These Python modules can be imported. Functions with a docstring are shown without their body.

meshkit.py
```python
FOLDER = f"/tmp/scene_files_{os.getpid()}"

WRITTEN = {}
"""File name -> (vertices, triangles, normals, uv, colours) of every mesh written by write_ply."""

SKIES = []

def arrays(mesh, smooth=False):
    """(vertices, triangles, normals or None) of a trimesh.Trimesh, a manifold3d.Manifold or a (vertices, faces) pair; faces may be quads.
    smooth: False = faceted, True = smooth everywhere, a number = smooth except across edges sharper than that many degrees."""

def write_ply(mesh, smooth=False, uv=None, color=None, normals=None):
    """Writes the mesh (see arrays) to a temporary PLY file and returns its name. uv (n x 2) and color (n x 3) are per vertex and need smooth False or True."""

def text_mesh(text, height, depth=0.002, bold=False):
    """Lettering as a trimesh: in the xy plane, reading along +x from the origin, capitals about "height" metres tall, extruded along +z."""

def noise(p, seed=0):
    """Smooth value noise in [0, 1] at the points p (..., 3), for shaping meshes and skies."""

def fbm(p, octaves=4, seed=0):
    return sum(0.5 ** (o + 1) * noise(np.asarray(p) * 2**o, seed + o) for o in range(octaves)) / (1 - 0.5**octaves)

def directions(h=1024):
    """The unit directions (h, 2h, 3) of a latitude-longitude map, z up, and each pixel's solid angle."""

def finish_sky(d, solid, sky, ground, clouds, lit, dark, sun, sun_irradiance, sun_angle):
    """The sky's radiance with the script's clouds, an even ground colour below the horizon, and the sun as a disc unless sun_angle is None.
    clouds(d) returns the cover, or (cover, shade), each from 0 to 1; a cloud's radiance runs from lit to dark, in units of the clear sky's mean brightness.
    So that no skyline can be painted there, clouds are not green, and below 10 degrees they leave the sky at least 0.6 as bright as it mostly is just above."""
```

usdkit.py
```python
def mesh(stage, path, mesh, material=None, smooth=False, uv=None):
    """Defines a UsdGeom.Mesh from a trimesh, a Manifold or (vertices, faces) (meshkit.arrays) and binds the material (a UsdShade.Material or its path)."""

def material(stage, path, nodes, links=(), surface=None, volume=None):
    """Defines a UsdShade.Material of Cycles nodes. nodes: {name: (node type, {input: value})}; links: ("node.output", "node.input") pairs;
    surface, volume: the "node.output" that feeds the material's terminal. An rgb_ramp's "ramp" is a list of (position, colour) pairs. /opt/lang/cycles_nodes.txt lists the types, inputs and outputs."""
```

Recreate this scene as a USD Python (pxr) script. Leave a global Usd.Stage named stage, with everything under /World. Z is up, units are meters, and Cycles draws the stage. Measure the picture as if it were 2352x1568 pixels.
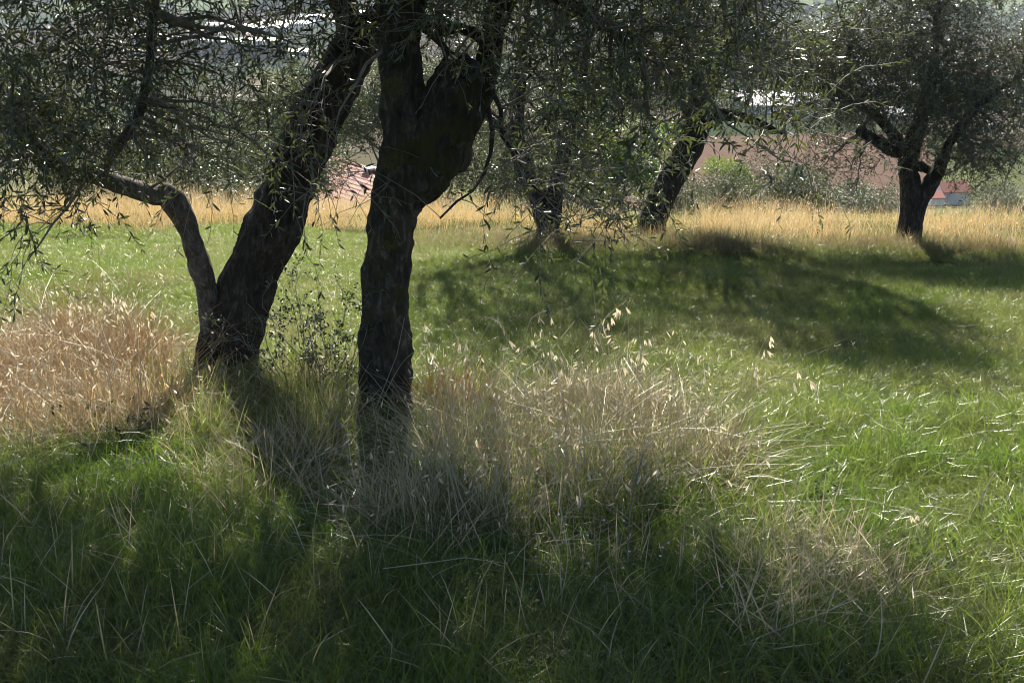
import math
import numpy as np
import trimesh
import manifold3d as m3
from scipy.interpolate import PchipInterpolator
from scipy.spatial import cKDTree
from pxr import Gf, Sdf, Usd, UsdGeom, UsdLux, UsdShade, Vt
import usdkit
import meshkit

# ------------------------------------------------------------------ camera, sky, sun, exposure
stage = Usd.Stage.CreateInMemory()
UsdGeom.SetStageUpAxis(stage, 'Z')
UsdGeom.SetStageMetersPerUnit(stage, 1.0)
UsdGeom.Xform.Define(stage, '/World')
UsdGeom.Scope.Define(stage, '/World/Looks')
PITCH, CAMZ, FOCAL, APERTURE = 20.0, 1.6, 24.0, 22.2
EXPOSURE = 1.95
SUN_ELEV, SUN_AZ = 36.0, 3.0            # degrees; azimuth to the left of the view direction
SKY_STRENGTH, SUN_INTENSITY = 0.055, 1.25
HAZE = 0.00010

cam = UsdGeom.Camera.Define(stage, '/World/camera')
cam.AddTranslateOp().Set(Gf.Vec3d(0, 0, CAMZ))
cam.AddRotateXOp().Set(90.0 - PITCH)
cam.CreateFocalLengthAttr(FOCAL)
cam.CreateHorizontalApertureAttr(APERTURE)
cam.CreateVerticalApertureAttr(APERTURE * 682 / 1024)
cam.CreateClippingRangeAttr(Gf.Vec2f(0.05, 50000))
cam.CreateExposureAttr(EXPOSURE)
cam.CreateFStopAttr(9.0)
cam.CreateFocusDistanceAttr(4.9)

se, sa = math.radians(SUN_ELEV), math.radians(SUN_AZ)
sky_mat = usdkit.material(stage, '/World/Looks/sky_light', {
    'sky': ('sky_texture', {'sky_type': 'single_scattering', 'sun_disc': False, 'sun_elevation': se, 'sun_rotation': math.atan2(-math.sin(sa), math.cos(sa)),
                            'altitude': 300.0, 'air_density': 1.0, 'aerosol_density': 1.3, 'ozone_density': 1.0}),
    'bg': ('background_shader', {'strength': SKY_STRENGTH})}, [('sky.color', 'bg.color')], surface='bg.background')
dome = UsdLux.DomeLight.Define(stage, '/World/sky')
UsdShade.MaterialBindingAPI.Apply(dome.GetPrim()).Bind(sky_mat)
dome.GetPrim().SetCustomDataByKey('kind', 'structure')
sun = UsdLux.DistantLight.Define(stage, '/World/sun')
sun.AddRotateZOp().Set(SUN_AZ)
sun.AddRotateXOp().Set(-(90.0 - SUN_ELEV))
sun.CreateIntensityAttr(SUN_INTENSITY)
sun.CreateNormalizeAttr(True)
sun.CreateAngleAttr(0.53)
sun.CreateColorAttr(Gf.Vec3f(1.0, 0.93, 0.82))

# ------------------------------------------------------------------ pixel <-> place (photograph measured at 2352 x 1568)
FD = FOCAL / APERTURE * 2352
CP, SP = math.cos(math.radians(PITCH)), math.sin(math.radians(PITCH))
CAM = np.array([0, 0, CAMZ])
FWD, UP = np.array([0, CP, -SP]), np.array([0, SP, CP])

def ray(u, v):
    return FWD + (u - 1176) / FD * np.array([1.0, 0, 0]) + (784 - v) / FD * UP

def at(u, v, y):
    d = ray(u, v)
    return CAM + d * (y / d[1])

def depth(p):
    return float((np.asarray(p) - CAM) @ FWD)

def project(p):
    q = np.asarray(p, float) - CAM
    z = q @ FWD
    z = np.where(np.abs(z) < 1e-6, 1e-6, z)
    return 1176 + q[..., 0] / z * FD, 784 - (q @ UP) / z * FD, z

# ------------------------------------------------------------------ terrain
_prof = PchipInterpolator([-400, -40, -5, 0, 6, 13, 16.5, 20, 26, 40, 70, 120, 200, 300, 400, 550, 700, 900, 1100, 1500, 1750, 2300, 3200, 5000, 7000],
                          [60, 6.4, 0.7, 0, -0.84, -1.85, -2.4, -3.2, -5.0, -9.3, -17.3, -28, -43.5, -55, -64.5, -78.5, -90.5, -99, -101, -101, -97, -62, 10, 130, 200])
MOUNDS = [(0.38, 12.4, .06, 1.0), (2.25, 11.7, .12, .8), (4.5, 12.2, .05, 1.2)]
FEET = [(0.38, 12.5, .9), (1.75, 12.7, .75), (2.3, 11.9, .7), (4.5, 12.2, 1.0)]

def G(x, y):
    x, y = np.asarray(x, float), np.asarray(y, float)
    z = _prof(np.clip(y, -400, 7000))
    p = np.stack([x, y, np.zeros_like(x)], -1)
    near = np.clip(1 - np.abs(y - 8) / 40, 0, 1)
    z = z + near * (0.10 * (meshkit.noise(p / 1.7, 3) - .5) + 0.05 * (meshkit.noise(p / .45, 4) - .5))
    far = np.clip((y - 25) / 200, 0, 1)
    z = z + far * 5 * (meshkit.noise(p / 90, 5) - .5) + np.clip((y - 1500) / 1500, 0, 1) * 140 * (meshkit.fbm(p / 900, 4, 6) - .45)
    for mx, my, mh, mr in MOUNDS:
        z = z + mh * np.exp(-((x - mx) ** 2 + (y - my) ** 2) / mr ** 2)
    return z

def ground(u, v, far=6000):
    d = ray(u, v)
    t = np.concatenate([np.linspace(1.5, 30, 1500), np.geomspace(30.02, far, 4000)])
    p = CAM + d * (t / d[1])[:, None]
    below = p[:, 2] < G(p[:, 0], p[:, 1])
    k = int(np.argmax(below)) if below.any() else len(t) - 1
    y = t[k]
    q = CAM + d * (y / d[1])
    q[2] = float(G(q[0], q[1]))
    return q

# ------------------------------------------------------------------ mesh and prim helpers
class MB:
    def __init__(self):
        self.v, self.f, self.n = [], [], 0

    def add(self, v, f):
        v, f = np.asarray(v, float).reshape(-1, 3), np.asarray(f, int)
        if f.shape[1] == 4:
            f = np.vstack([f[:, [0, 1, 2]], f[:, [0, 2, 3]]])
        self.v.append(v)
        self.f.append(f + self.n)
        self.n += len(v)
        return self

    def arrays(self):
        return np.vstack(self.v), np.vstack(self.f)

used = {}

def name_at(parent, name):
    k = used.get((parent, name), 0)
    used[(parent, name)] = k + 1
    return f'{parent}/{name}' + (f'_{k:03d}' if k else '')

def tag(prim, label=None, cat=None, group=None, kind=None):
    for k, val in (('label', label), ('category', cat), ('group', group), ('kind', kind)):
        if val:
            prim.SetCustomDataByKey(k, val)
    return prim

ORIGIN = {}

def thing(name, label, cat, loc=(0, 0, 0), group=None, rz=0.0, scale=None):
    path = name_at('/World', name)
    x = UsdGeom.Xform.Define(stage, path)
    x.AddTranslateOp().Set(Gf.Vec3d(*map(float, loc)))
    if rz:
        x.AddRotateZOp().Set(float(rz))
    if scale is not None:
        x.AddScaleOp().Set(Gf.Vec3f(*map(float, scale)))
    ORIGIN[path] = np.asarray(loc, float)
    tag(x.GetPrim(), label, cat, group)
    return path

def put(parent, name, mesh, mat, smooth=False, label=None, kind=None, local=False, **kw):
    """One Mesh under a thing or part (world coordinates unless local) or under /World."""
    if isinstance(mesh, MB):
        mesh = mesh.arrays()
    if hasattr(mesh, 'vertices'):
        mesh = (np.array(mesh.vertices), np.array(mesh.faces))
    v, f = mesh
    org = ORIGIN.get(parent, np.zeros(3))
    if not local:
        v = np.asarray(v, float) - org
    path = name_at(parent, name)
    ORIGIN[path] = org
    g = usdkit.mesh(stage, path, (v, f), mat, smooth)
    g.CreateDoubleSidedAttr(True)
    tag(g.GetPrim(), label, kw.get('cat'), kw.get('group'), kind)
    return path

def copy(src, name, label, loc, rz=0.0, scale=(1, 1, 1), group=None):
    path = name_at('/World', name)
    x = UsdGeom.Xform.Define(stage, path)
    p = x.GetPrim()
    p.GetReferences().AddInternalReference(src)
    x.ClearXformOpOrder()
    x.AddTranslateOp().Set(Gf.Vec3d(*map(float, loc)))
    x.AddRotateZOp().Set(float(rz))
    x.AddScaleOp().Set(Gf.Vec3f(*map(float, scale)))
    p.SetInstanceable(True)
    tag(p, label, None, group)
    return path

def norm(a):
    a = np.asarray(a, float)
    return a / np.maximum(np.linalg.norm(a, axis=-1, keepdims=True), 1e-9)

def tube(path, radii, sides=6):
    path, n = np.asarray(path, float), len(path)
    radii = np.broadcast_to(np.asarray(radii, float), n)
    t = norm(np.gradient(path, axis=0))
    ref = np.array([0.31, 0.17, 0.93]) if abs(t[0] @ np.array([0, 0, 1.0])) < .9 else np.array([1.0, .2, 0.1])
    a = norm(np.cross(t, ref))
    b = np.cross(t, a)
    ang = np.arange(sides) / sides * 2 * np.pi
    ring = np.cos(ang)[None, :, None] * a[:, None] + np.sin(ang)[None, :, None] * b[:, None]
    v = (path[:, None] + ring * radii[:, None, None]).reshape(-1, 3)
    i, j = np.meshgrid(np.arange(n - 1), np.arange(sides), indexing='ij')
    k = (j + 1) % sides
    q = np.stack([i * sides + j, i * sides + k, (i + 1) * sides + k, (i + 1) * sides + j], -1).reshape(-1, 4)
    f = np.vstack([q[:, [0, 1, 2]], q[:, [0, 2, 3]]])
    cap = np.array([[0, j, j + 1] for j in range(1, sides - 1)])
    f = np.vstack([f, cap[:, ::-1], cap + (n - 1) * sides])
    return v, f

def spline(pts, n):
    pts = np.asarray(pts, float)
    s = np.r_[0, np.cumsum(np.linalg.norm(np.diff(pts[:, :3], axis=0), axis=1))]
    return PchipInterpolator(s, pts)(np.linspace(0, s[-1], n))

def strands(pos, dirs, L, bend, width, seg, round_=False, side=None, taper=0.0, rng=None):
    """Many bent stalks (3-sided tubes) or blades (ribbons) at once. bend: vectors added with t squared."""
    N = len(pos)
    t = np.linspace(0, 1, seg + 1)
    dirs = norm(dirs)
    P = pos[:, None] + L[:, None, None] * (t[None, :, None] * dirs[:, None] + (t ** 2)[None, :, None] * bend[:, None])
    if side is None:
        side = norm(np.cross(dirs, rng.normal(size=(N, 3))))
    if round_:
        other = np.cross(dirs, side)
        w = width[:, None] * (1 - (1 - taper) * t[None] ** 2)
        V = np.stack([P + (math.cos(a) * side + math.sin(a) * other)[:, None] * w[..., None] for a in (0, 2.094, 4.189)], 2)
        V = V.reshape(-1, 3)
        i, j = np.meshgrid(np.arange(seg), np.arange(3), indexing='ij')
        k = (j + 1) % 3
        q = np.stack([i * 3 + j, i * 3 + k, (i + 1) * 3 + k, (i + 1) * 3 + j], -1).reshape(-1, 4)
        f = np.vstack([q[:, [0, 1, 2]], q[:, [0, 2, 3]]])
        F = (np.arange(N) * (seg + 1) * 3)[:, None, None] + f[None]
    else:
        w = width[:, None] * (1 - t[None] ** 1.6) ** .8 * (0.55 + .45 * np.minimum(1, t[None] * 4))
        V = np.stack([P - side[:, None] * w[..., None], P + side[:, None] * w[..., None]], 2).reshape(-1, 3)
        f = []
        for i in range(seg):
            f.append([2 * i, 2 * i + 1, 2 * i + 3])
            if i < seg - 1:
                f.append([2 * i, 2 * i + 3, 2 * i + 2])
        f = np.array(f)
        F = (np.arange(N) * (seg + 1) * 2)[:, None, None] + f[None]
    return V, F.reshape(-1, 3)

def leaves(pos, d, nrm, L, W, detail=2, curl=None):
    """Lanceolate leaves. detail 2: folded, 8 triangles; 1: 4 triangles; 0: 2 triangles."""
    d = norm(d)
    side = norm(np.cross(d, nrm))
    up = np.cross(side, d)
    N = len(pos)
    if curl is None:
        curl = np.full(N, .12)
    if detail == 2:
        tpl = [(0, 0, 0), (.3, -.85, .18), (.3, .85, .18), (.33, 0, 0), (.66, -.9, .16), (.66, .9, .16), (.68, 0, 0), (1, 0, 0)]
        f = np.array([(0, 3, 1), (0, 2, 3), (1, 3, 6), (1, 6, 4), (3, 2, 5), (3, 5, 6), (4, 6, 7), (6, 5, 7)])
    elif detail == 1:
        tpl = [(0, 0, 0), (.33, -.9, .1), (.33, .9, .1), (.68, -.8, .1), (.68, .8, .1), (1, 0, 0)]
        f = np.array([(0, 2, 1), (1, 2, 4), (1, 4, 3), (3, 4, 5)])
    else:
        tpl = [(0, 0, 0), (.48, -1, .1), (.48, 1, .1), (1, 0, 0)]
        f = np.array([(0, 2, 1), (1, 2, 3)])
    V = []
    for a, b, c in tpl:
        V.append(pos + d * (a * L)[:, None] + side * (b * W)[:, None] + up * (c * W - curl * L * a * a)[:, None])
    V = np.stack(V, 1).reshape(-1, 3)
    F = (np.arange(N) * len(tpl))[:, None, None] + f[None]
    return V, F.reshape(-1, 3)

def in_poly(u, v, poly):
    inside = np.zeros(np.shape(u), bool)
    n = len(poly)
    for i in range(n):
        x0, y0 = poly[i]
        x1, y1 = poly[(i + 1) % n]
        c = (y0 > v) != (y1 > v)
        xi = (x1 - x0) * (v - y0) / (y1 - y0 + 1e-12) + x0
        inside ^= c & (u < xi)
    return inside

# ------------------------------------------------------------------ materials
def mat(name, nodes, links, surface):
    return usdkit.material(stage, f'/World/Looks/{name}', nodes, links, surface=surface)

def foliage(name, front, back, trans, tmix=.35, rough=.38, spec=.5, var=.35, hvar=.03, yellow=None, ymix=0.0):
    """Leaf or blade: glossy upper side, paler under side, light passing through; each leaf varies."""
    nodes = {'geo': ('geometry', {}),
             'side': ('mix', {'color1': front, 'color2': back}),
             'rv': ('map_range', {'from_min': 0.0, 'from_max': 1.0, 'to_min': 1 - var, 'to_max': 1 + var}),
             'wn': ('white_noise_texture', {'dimensions': '1D'}),
             'rh': ('map_range', {'from_min': 0.0, 'from_max': 1.0, 'to_min': .5 - hvar, 'to_max': .5 + hvar}),
             'hs': ('hsv', {}), 'ht': ('hsv', {'color': trans}),
             'pb': ('principled_bsdf', {'roughness': rough, 'specular_ior_level': spec}),
             'tb': ('translucent_bsdf', {}),
             'mx': ('mix_closure', {'fac': tmix})}
    links = [('geo.backfacing', 'side.fac'), ('geo.random_per_island', 'rv.value'), ('geo.random_per_island', 'wn.w'), ('wn.value', 'rh.value'),
             ('rv.result', 'hs.value'), ('rh.result', 'hs.hue'), ('rv.result', 'ht.value'), ('rh.result', 'ht.hue'),
             ('hs.color', 'pb.base_color'), ('ht.color', 'tb.color'), ('pb.BSDF', 'mx.closure1'), ('tb.BSDF', 'mx.closure2')]
    if yellow is not None:
        nodes['cmp'] = ('math', {'math_type': 'greater_than', 'value2': 1 - ymix})
        nodes['ym'] = ('mix', {'color2': yellow})
        nodes['yt'] = ('mix', {'color2': yellow})
        nodes['tc'] = ('color', {'value': trans})
        links += [('wn.value', 'cmp.value1'), ('cmp.value', 'ym.fac'), ('side.color', 'ym.color1'), ('ym.color', 'hs.color'),
                  ('cmp.value', 'yt.fac'), ('tc.color', 'yt.color1'), ('yt.color', 'ht.color')]
    else:
        links += [('side.color', 'hs.color')]
    return mat(name, nodes, links, 'mx.closure')

def grassmat(name, a, b, ta, tb_, tmix=.45, rough=.42, spec=.5, scale=.9, var=.35):
    """Blades whose colour drifts across the meadow between a and b."""
    return mat(name, {
        'geo': ('geometry', {}),
        'nz': ('noise_texture', {'scale': scale, 'detail': 4.0, 'roughness': .65}),
        'rp': ('map_range', {'from_min': .40, 'from_max': .70, 'clamp': True}),
        'c': ('mix', {'color1': a, 'color2': b}), 't': ('mix', {'color1': ta, 'color2': tb_}),
        'rv': ('map_range', {'from_min': 0.0, 'from_max': 1.0, 'to_min': 1 - var, 'to_max': 1 + var}),
        'wn': ('white_noise_texture', {'dimensions': '1D'}),
        'j': ('math', {'math_type': 'multiply_add', 'value2': .7, 'value3': -.35}),
        's': ('math', {'math_type': 'add', 'use_clamp': True}),
        'hc': ('hsv', {}), 'ht': ('hsv', {}),
        'pb': ('principled_bsdf', {'roughness': rough, 'specular_ior_level': spec}), 'tb': ('translucent_bsdf', {}), 'mx': ('mix_closure', {'fac': tmix})},
        [('geo.position', 'nz.vector'), ('nz.fac', 'rp.value'), ('rp.result', 's.value1'), ('geo.random_per_island', 'wn.w'), ('wn.value', 'j.value1'), ('j.value', 's.value2'),
         ('s.value', 'c.fac'), ('s.value', 't.fac'), ('geo.random_per_island', 'rv.value'), ('rv.result', 'hc.value'), ('rv.result', 'ht.value'),
         ('c.color', 'hc.color'), ('t.color', 'ht.color'), ('hc.color', 'pb.base_color'), ('ht.color', 'tb.color'), ('pb.BSDF', 'mx.closure1'), ('tb.BSDF', 'mx.closure2')], 'mx.closure')

M = {}
M['leaf'] = foliage('olive_leaf', (.042, .06, .025), (.14, .16, .11), (.14, .165, .04), .28, .36, .45, .3, .02, (.22, .22, .03), .05)
M['leaf_mid'] = foliage('olive_leaf_fine', (.05, .065, .032), (.17, .19, .135), (.15, .17, .05), .28, .36, .5, .35, .02)
M['leaf_far'] = foliage('olive_leaf_hillside', (.045, .06, .028), (.11, .125, .08), (.12, .15, .045), .3, .5, .35, .35, .02)
M['leaf_green'] = foliage('green_shrub_leaf', (.07, .13, .02), (.12, .17, .05), (.26, .38, .04), .42, .4, .4, .3, .03)
M['leaf_dark'] = foliage('dark_shrub_leaf', (.035, .05, .02), (.08, .10, .05), (.07, .1, .02), .25, .4, .4, .3, .02)
M['herb'] = foliage('herb_leaf', (.06, .10, .028), (.09, .13, .05), (.15, .26, .04), .4, .5, .3, .3, .025)
M['poplar'] = foliage('poplar_leaf', (.03, .05, .022), (.05, .07, .03), (.05, .08, .02), .3, .5, .3, .4, .02)
M['grass'] = grassmat('meadow_blade', (.085, .138, .032), (.15, .168, .06), (.29, .41, .05), (.40, .42, .12), rough=.36, var=.42)
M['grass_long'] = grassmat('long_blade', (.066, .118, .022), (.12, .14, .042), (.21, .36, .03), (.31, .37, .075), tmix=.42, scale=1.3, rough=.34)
M['straw'] = grassmat('dry_straw', (.55, .46, .29), (.65, .57, .40), (.55, .44, .235), (.63, .53, .33), tmix=.36, rough=.45, spec=.4, scale=2.0, var=.3)
M['straw_orange'] = grassmat('golden_straw', (.46, .30, .135), (.56, .43, .25), (.62, .405, .16), (.65, .50, .265), tmix=.5, rough=.45, spec=.4, scale=.8, var=.3)
M['straw_pale'] = grassmat('bleached_straw', (.52, .47, .34), (.62, .57, .43), (.52, .46, .29), (.58, .53, .37), tmix=.3, rough=.4, spec=.45, scale=2.0, var=.2)
M['dead'] = grassmat('dead_blade', (.22, .18, .10), (.30, .26, .16), (.26, .21, .10), (.32, .27, .14), tmix=.4, rough=.6, spec=.2, scale=2.0, var=.35)
M['tussock'] = grassmat('tussock_blade', (.26, .20, .11), (.36, .29, .18), (.30, .22, .10), (.38, .30, .16), tmix=.4, rough=.55, spec=.25, scale=2.0, var=.35)
M['oat'] = grassmat('oat_husk', (.52, .46, .34), (.62, .55, .42), (.58, .5, .34), (.62, .55, .4), tmix=.45, rough=.4, spec=.4, scale=3.0, var=.15)

def bark(name, c0, c1, c2, scale, moss=None, stretch=(1, 1, .38), bumpd=.012):
    """Furrowed bark: long ridges from stretched noise, finer flakes over them, moss where a broad noise allows."""
    nodes = {'tc': ('texture_coordinate', {}), 'mp': ('mapping', {'scale': stretch}),
             'n1': ('noise_texture', {'scale': scale * 2.2, 'detail': 9.0, 'roughness': .75, 'distortion': .6}),
             'n2': ('noise_texture', {'type': 'ridged_multifractal', 'scale': scale * 1.6, 'detail': 6.0, 'roughness': .6, 'distortion': .4}),
             'n4': ('noise_texture', {'scale': scale * .35, 'detail': 4.0, 'roughness': .6}),
             'rr': ('rgb_ramp', {'ramp': [(.3, c0), (.52, c1), (.72, c2)]}),
             'cr': ('map_range', {'from_min': .25, 'from_max': .75, 'to_min': 1.0, 'to_max': .35, 'clamp': True}),
             'lr': ('map_range', {'from_min': .35, 'from_max': .65, 'to_min': .6, 'to_max': 1.35}),
             'mu': ('mix', {'mix_type': 'multiply', 'fac': 1.0}), 'm2': ('mix', {'mix_type': 'multiply', 'fac': 1.0}),
             'hh': ('math', {'math_type': 'multiply_add', 'value2': .6}),
             'bp': ('bump', {'strength': 1.0, 'distance': bumpd}),
             'pb': ('principled_bsdf', {'roughness': .9, 'specular_ior_level': .15})}
    links = [('tc.object', 'mp.vector'), ('mp.vector', 'n1.vector'), ('mp.vector', 'n2.vector'), ('tc.object', 'n4.vector'), ('n1.fac', 'rr.fac'), ('n2.fac', 'cr.value'), ('n4.fac', 'lr.value'),
             ('rr.color', 'mu.color1'), ('cr.result', 'mu.color2'), ('mu.color', 'm2.color1'), ('lr.result', 'm2.color2'),
             ('n1.fac', 'hh.value1'), ('cr.result', 'hh.value3'), ('hh.value', 'bp.height'), ('bp.normal', 'pb.normal')]
    last = 'm2.color'
    if moss:
        nodes |= {'n3': ('noise_texture', {'scale': moss[0], 'detail': 8.0, 'roughness': .75}),
                  'm3': ('map_range', {'from_min': moss[1], 'from_max': moss[1] + .07, 'clamp': True}),
                  'mm': ('mix', {'color2': moss[2]})}
        links += [('tc.object', 'n3.vector'), ('n3.fac', 'm3.value'), ('m3.result', 'mm.fac'), (last, 'mm.color1')]
        last = 'mm.color'
    links.append((last, 'pb.base_color'))
    return mat(name, nodes, links, 'pb.BSDF')

M['bark'] = bark('olive_bark', (.008, .007, .006), (.030, .024, .018), (.105, .09, .073), 15.0, (3.0, .58, (.035, .027, .009)), bumpd=.02)
M['bark_moss'] = bark('mossy_olive_bark', (.008, .007, .005), (.030, .025, .017), (.105, .095, .074), 15.0, (4.0, .53, (.024, .024, .006)), bumpd=.02)
M['bark_smooth'] = bark('smooth_olive_bark', (.022, .018, .015), (.07, .06, .05), (.17, .155, .13), 24.0, (6.0, .58, (.12, .085, .045)), bumpd=.004)
M['cut'] = bark('weathered_wood', (.022, .02, .019), (.04, .036, .033), (.07, .064, .058), 14.0, None, (1, 1, .1), .004)
M['lichen'] = bark('yellow_lichen', (.012, .010, .005), (.036, .031, .009), (.075, .064, .018), 30.0, None, (1, 1, 1), .003)
M['twig'] = mat('olive_twig', {'geo': ('geometry', {}), 'n': ('noise_texture', {'scale': 18.0, 'detail': 3.0}), 'r': ('rgb_ramp', {'ramp': [(.3, (.055, .045, .034)), (.7, (.16, .14, .11))]}),
                               'p': ('principled_bsdf', {'roughness': .7, 'specular_ior_level': .35})}, [('geo.position', 'n.vector'), ('n.fac', 'r.fac'), ('r.color', 'p.base_color')], 'p.BSDF')

def plain(name, c, rough=.8, spec=.3, n=None):
    nodes, links = {'p': ('principled_bsdf', {'base_color': c, 'roughness': rough, 'specular_ior_level': spec})}, []
    if n:
        nodes |= {'geo': ('geometry', {}), 'n': ('noise_texture', {'scale': n[0], 'detail': 5.0, 'roughness': .65}), 'r': ('rgb_ramp', {'ramp': [(.3, n[1]), (.7, n[2])]})}
        links = [('geo.position', 'n.vector'), ('n.fac', 'r.fac'), ('r.color', 'p.base_color')]
    return mat(name, nodes, links, 'p.BSDF')

# ground: litter and soil near by, turf and stubble beyond, all from world position
M['ground'] = mat('hillside_ground', {
    'geo': ('geometry', {}), 'sep': ('separate_xyz', {}),
    'n1': ('noise_texture', {'scale': 1.3, 'detail': 8.0, 'roughness': .7}), 'n2': ('noise_texture', {'scale': 40.0, 'detail': 5.0, 'roughness': .7}),
    'near': ('rgb_ramp', {'ramp': [(.3, (.032, .048, .012)), (.55, (.055, .07, .024)), (.76, (.13, .115, .07))]}),
    'gr': ('rgb_ramp', {'ramp': [(.3, (.45, .45, .45)), (.7, (1.3, 1.3, 1.3))]}), 'mul': ('mix', {'mix_type': 'multiply', 'fac': .8, 'use_clamp': False}),
    'n3': ('noise_texture', {'scale': .05, 'detail': 6.0, 'roughness': .7}), 'vor': ('voronoi_texture', {'scale': .0095, 'randomness': 1.0}), 'stretch': ('mapping', {'scale': (1.0, .45, 0.0), 'rotation': (0, 0, .3)}),
    'vbw': ('separate_color', {}),
    'fields': ('rgb_ramp', {'interpolate': False, 'ramp': [(0, (.034, .04, .02)), (.22, (.065, .054, .038)), (.4, (.028, .036, .017)), (.55, (.078, .066, .045)), (.7, (.04, .046, .025)), (.85, (.058, .048, .038))]}),
    'slope': ('rgb_ramp', {'ramp': [(.35, (.05, .065, .025)), (.6, (.10, .105, .05))]}),
    'wood': ('rgb_ramp', {'ramp': [(.4, (.035, .05, .022)), (.6, (.11, .13, .05))]}),
    'f1': ('map_range', {'from_min': 18.0, 'from_max': 26.0, 'clamp': True}), 'f2': ('map_range', {'from_min': 200.0, 'from_max': 330.0, 'clamp': True}), 'f3': ('map_range', {'from_min': 1600.0, 'from_max': 1700.0, 'clamp': True}),
    'm1': ('mix', {}), 'm2': ('mix', {}), 'm3': ('mix', {}),
    'bp': ('bump', {'strength': .6, 'distance': .02}), 'p': ('principled_bsdf', {'roughness': .95, 'specular_ior_level': .0})},
    [('geo.position', 'sep.vector'), ('geo.position', 'n1.vector'), ('geo.position', 'n2.vector'), ('geo.position', 'n3.vector'), ('geo.position', 'stretch.vector'), ('stretch.vector', 'vor.vector'),
     ('n1.fac', 'near.fac'), ('n2.fac', 'gr.fac'), ('near.color', 'mul.color1'), ('gr.color', 'mul.color2'), ('vor.color', 'vbw.color'), ('vbw.r', 'fields.fac'),
     ('n3.fac', 'slope.fac'), ('n3.fac', 'wood.fac'), ('sep.y', 'f1.value'), ('sep.y', 'f2.value'), ('sep.y', 'f3.value'),
     ('f1.result', 'm1.fac'), ('mul.color', 'm1.color1'), ('slope.color', 'm1.color2'), ('f2.result', 'm2.fac'), ('m1.color', 'm2.color1'), ('fields.color', 'm2.color2'),
     ('f3.result', 'm3.fac'), ('m2.color', 'm3.color1'), ('wood.color', 'm3.color2'), ('m3.color', 'p.base_color'), ('n2.fac', 'bp.height'), ('bp.normal', 'p.normal')], 'p.BSDF')

# ------------------------------------------------------------------ ground sheet
def build_ground():
    ys = np.concatenate([np.linspace(-300, -12, 20)[:-1], np.linspace(-12, 1, 27)[:-1], np.linspace(1, 24, 231)[:-1], np.geomspace(24, 6500, 170)])
    s = np.linspace(-1, 1, 221)
    s = np.sign(s) * np.abs(s) ** 1.5
    half = np.where(ys < 0, 60 + .8 * -ys, 14 + 1.25 * np.maximum(ys, 0))
    half = np.maximum(half, np.where(ys < 3, 60 + .8 * np.maximum(-ys, 0), 14 + 1.25 * ys))
    half = np.maximum(half, 60)
    X, Y = s[None] * half[:, None], np.repeat(ys[:, None], len(s), 1)
    Z = G(X, Y)
    n, m = X.shape
    i, j = np.meshgrid(np.arange(n - 1), np.arange(m - 1), indexing='ij')
    q = np.stack([i * m + j, i * m + j + 1, (i + 1) * m + j + 1, (i + 1) * m + j], -1).reshape(-1, 4)
    p = put('/World', 'ground', (np.stack([X, Y, Z], -1).reshape(-1, 3), np.vstack([q[:, [0, 1, 2]], q[:, [0, 2, 3]]])), M['ground'], smooth=True, kind='structure')
build_ground()

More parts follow.
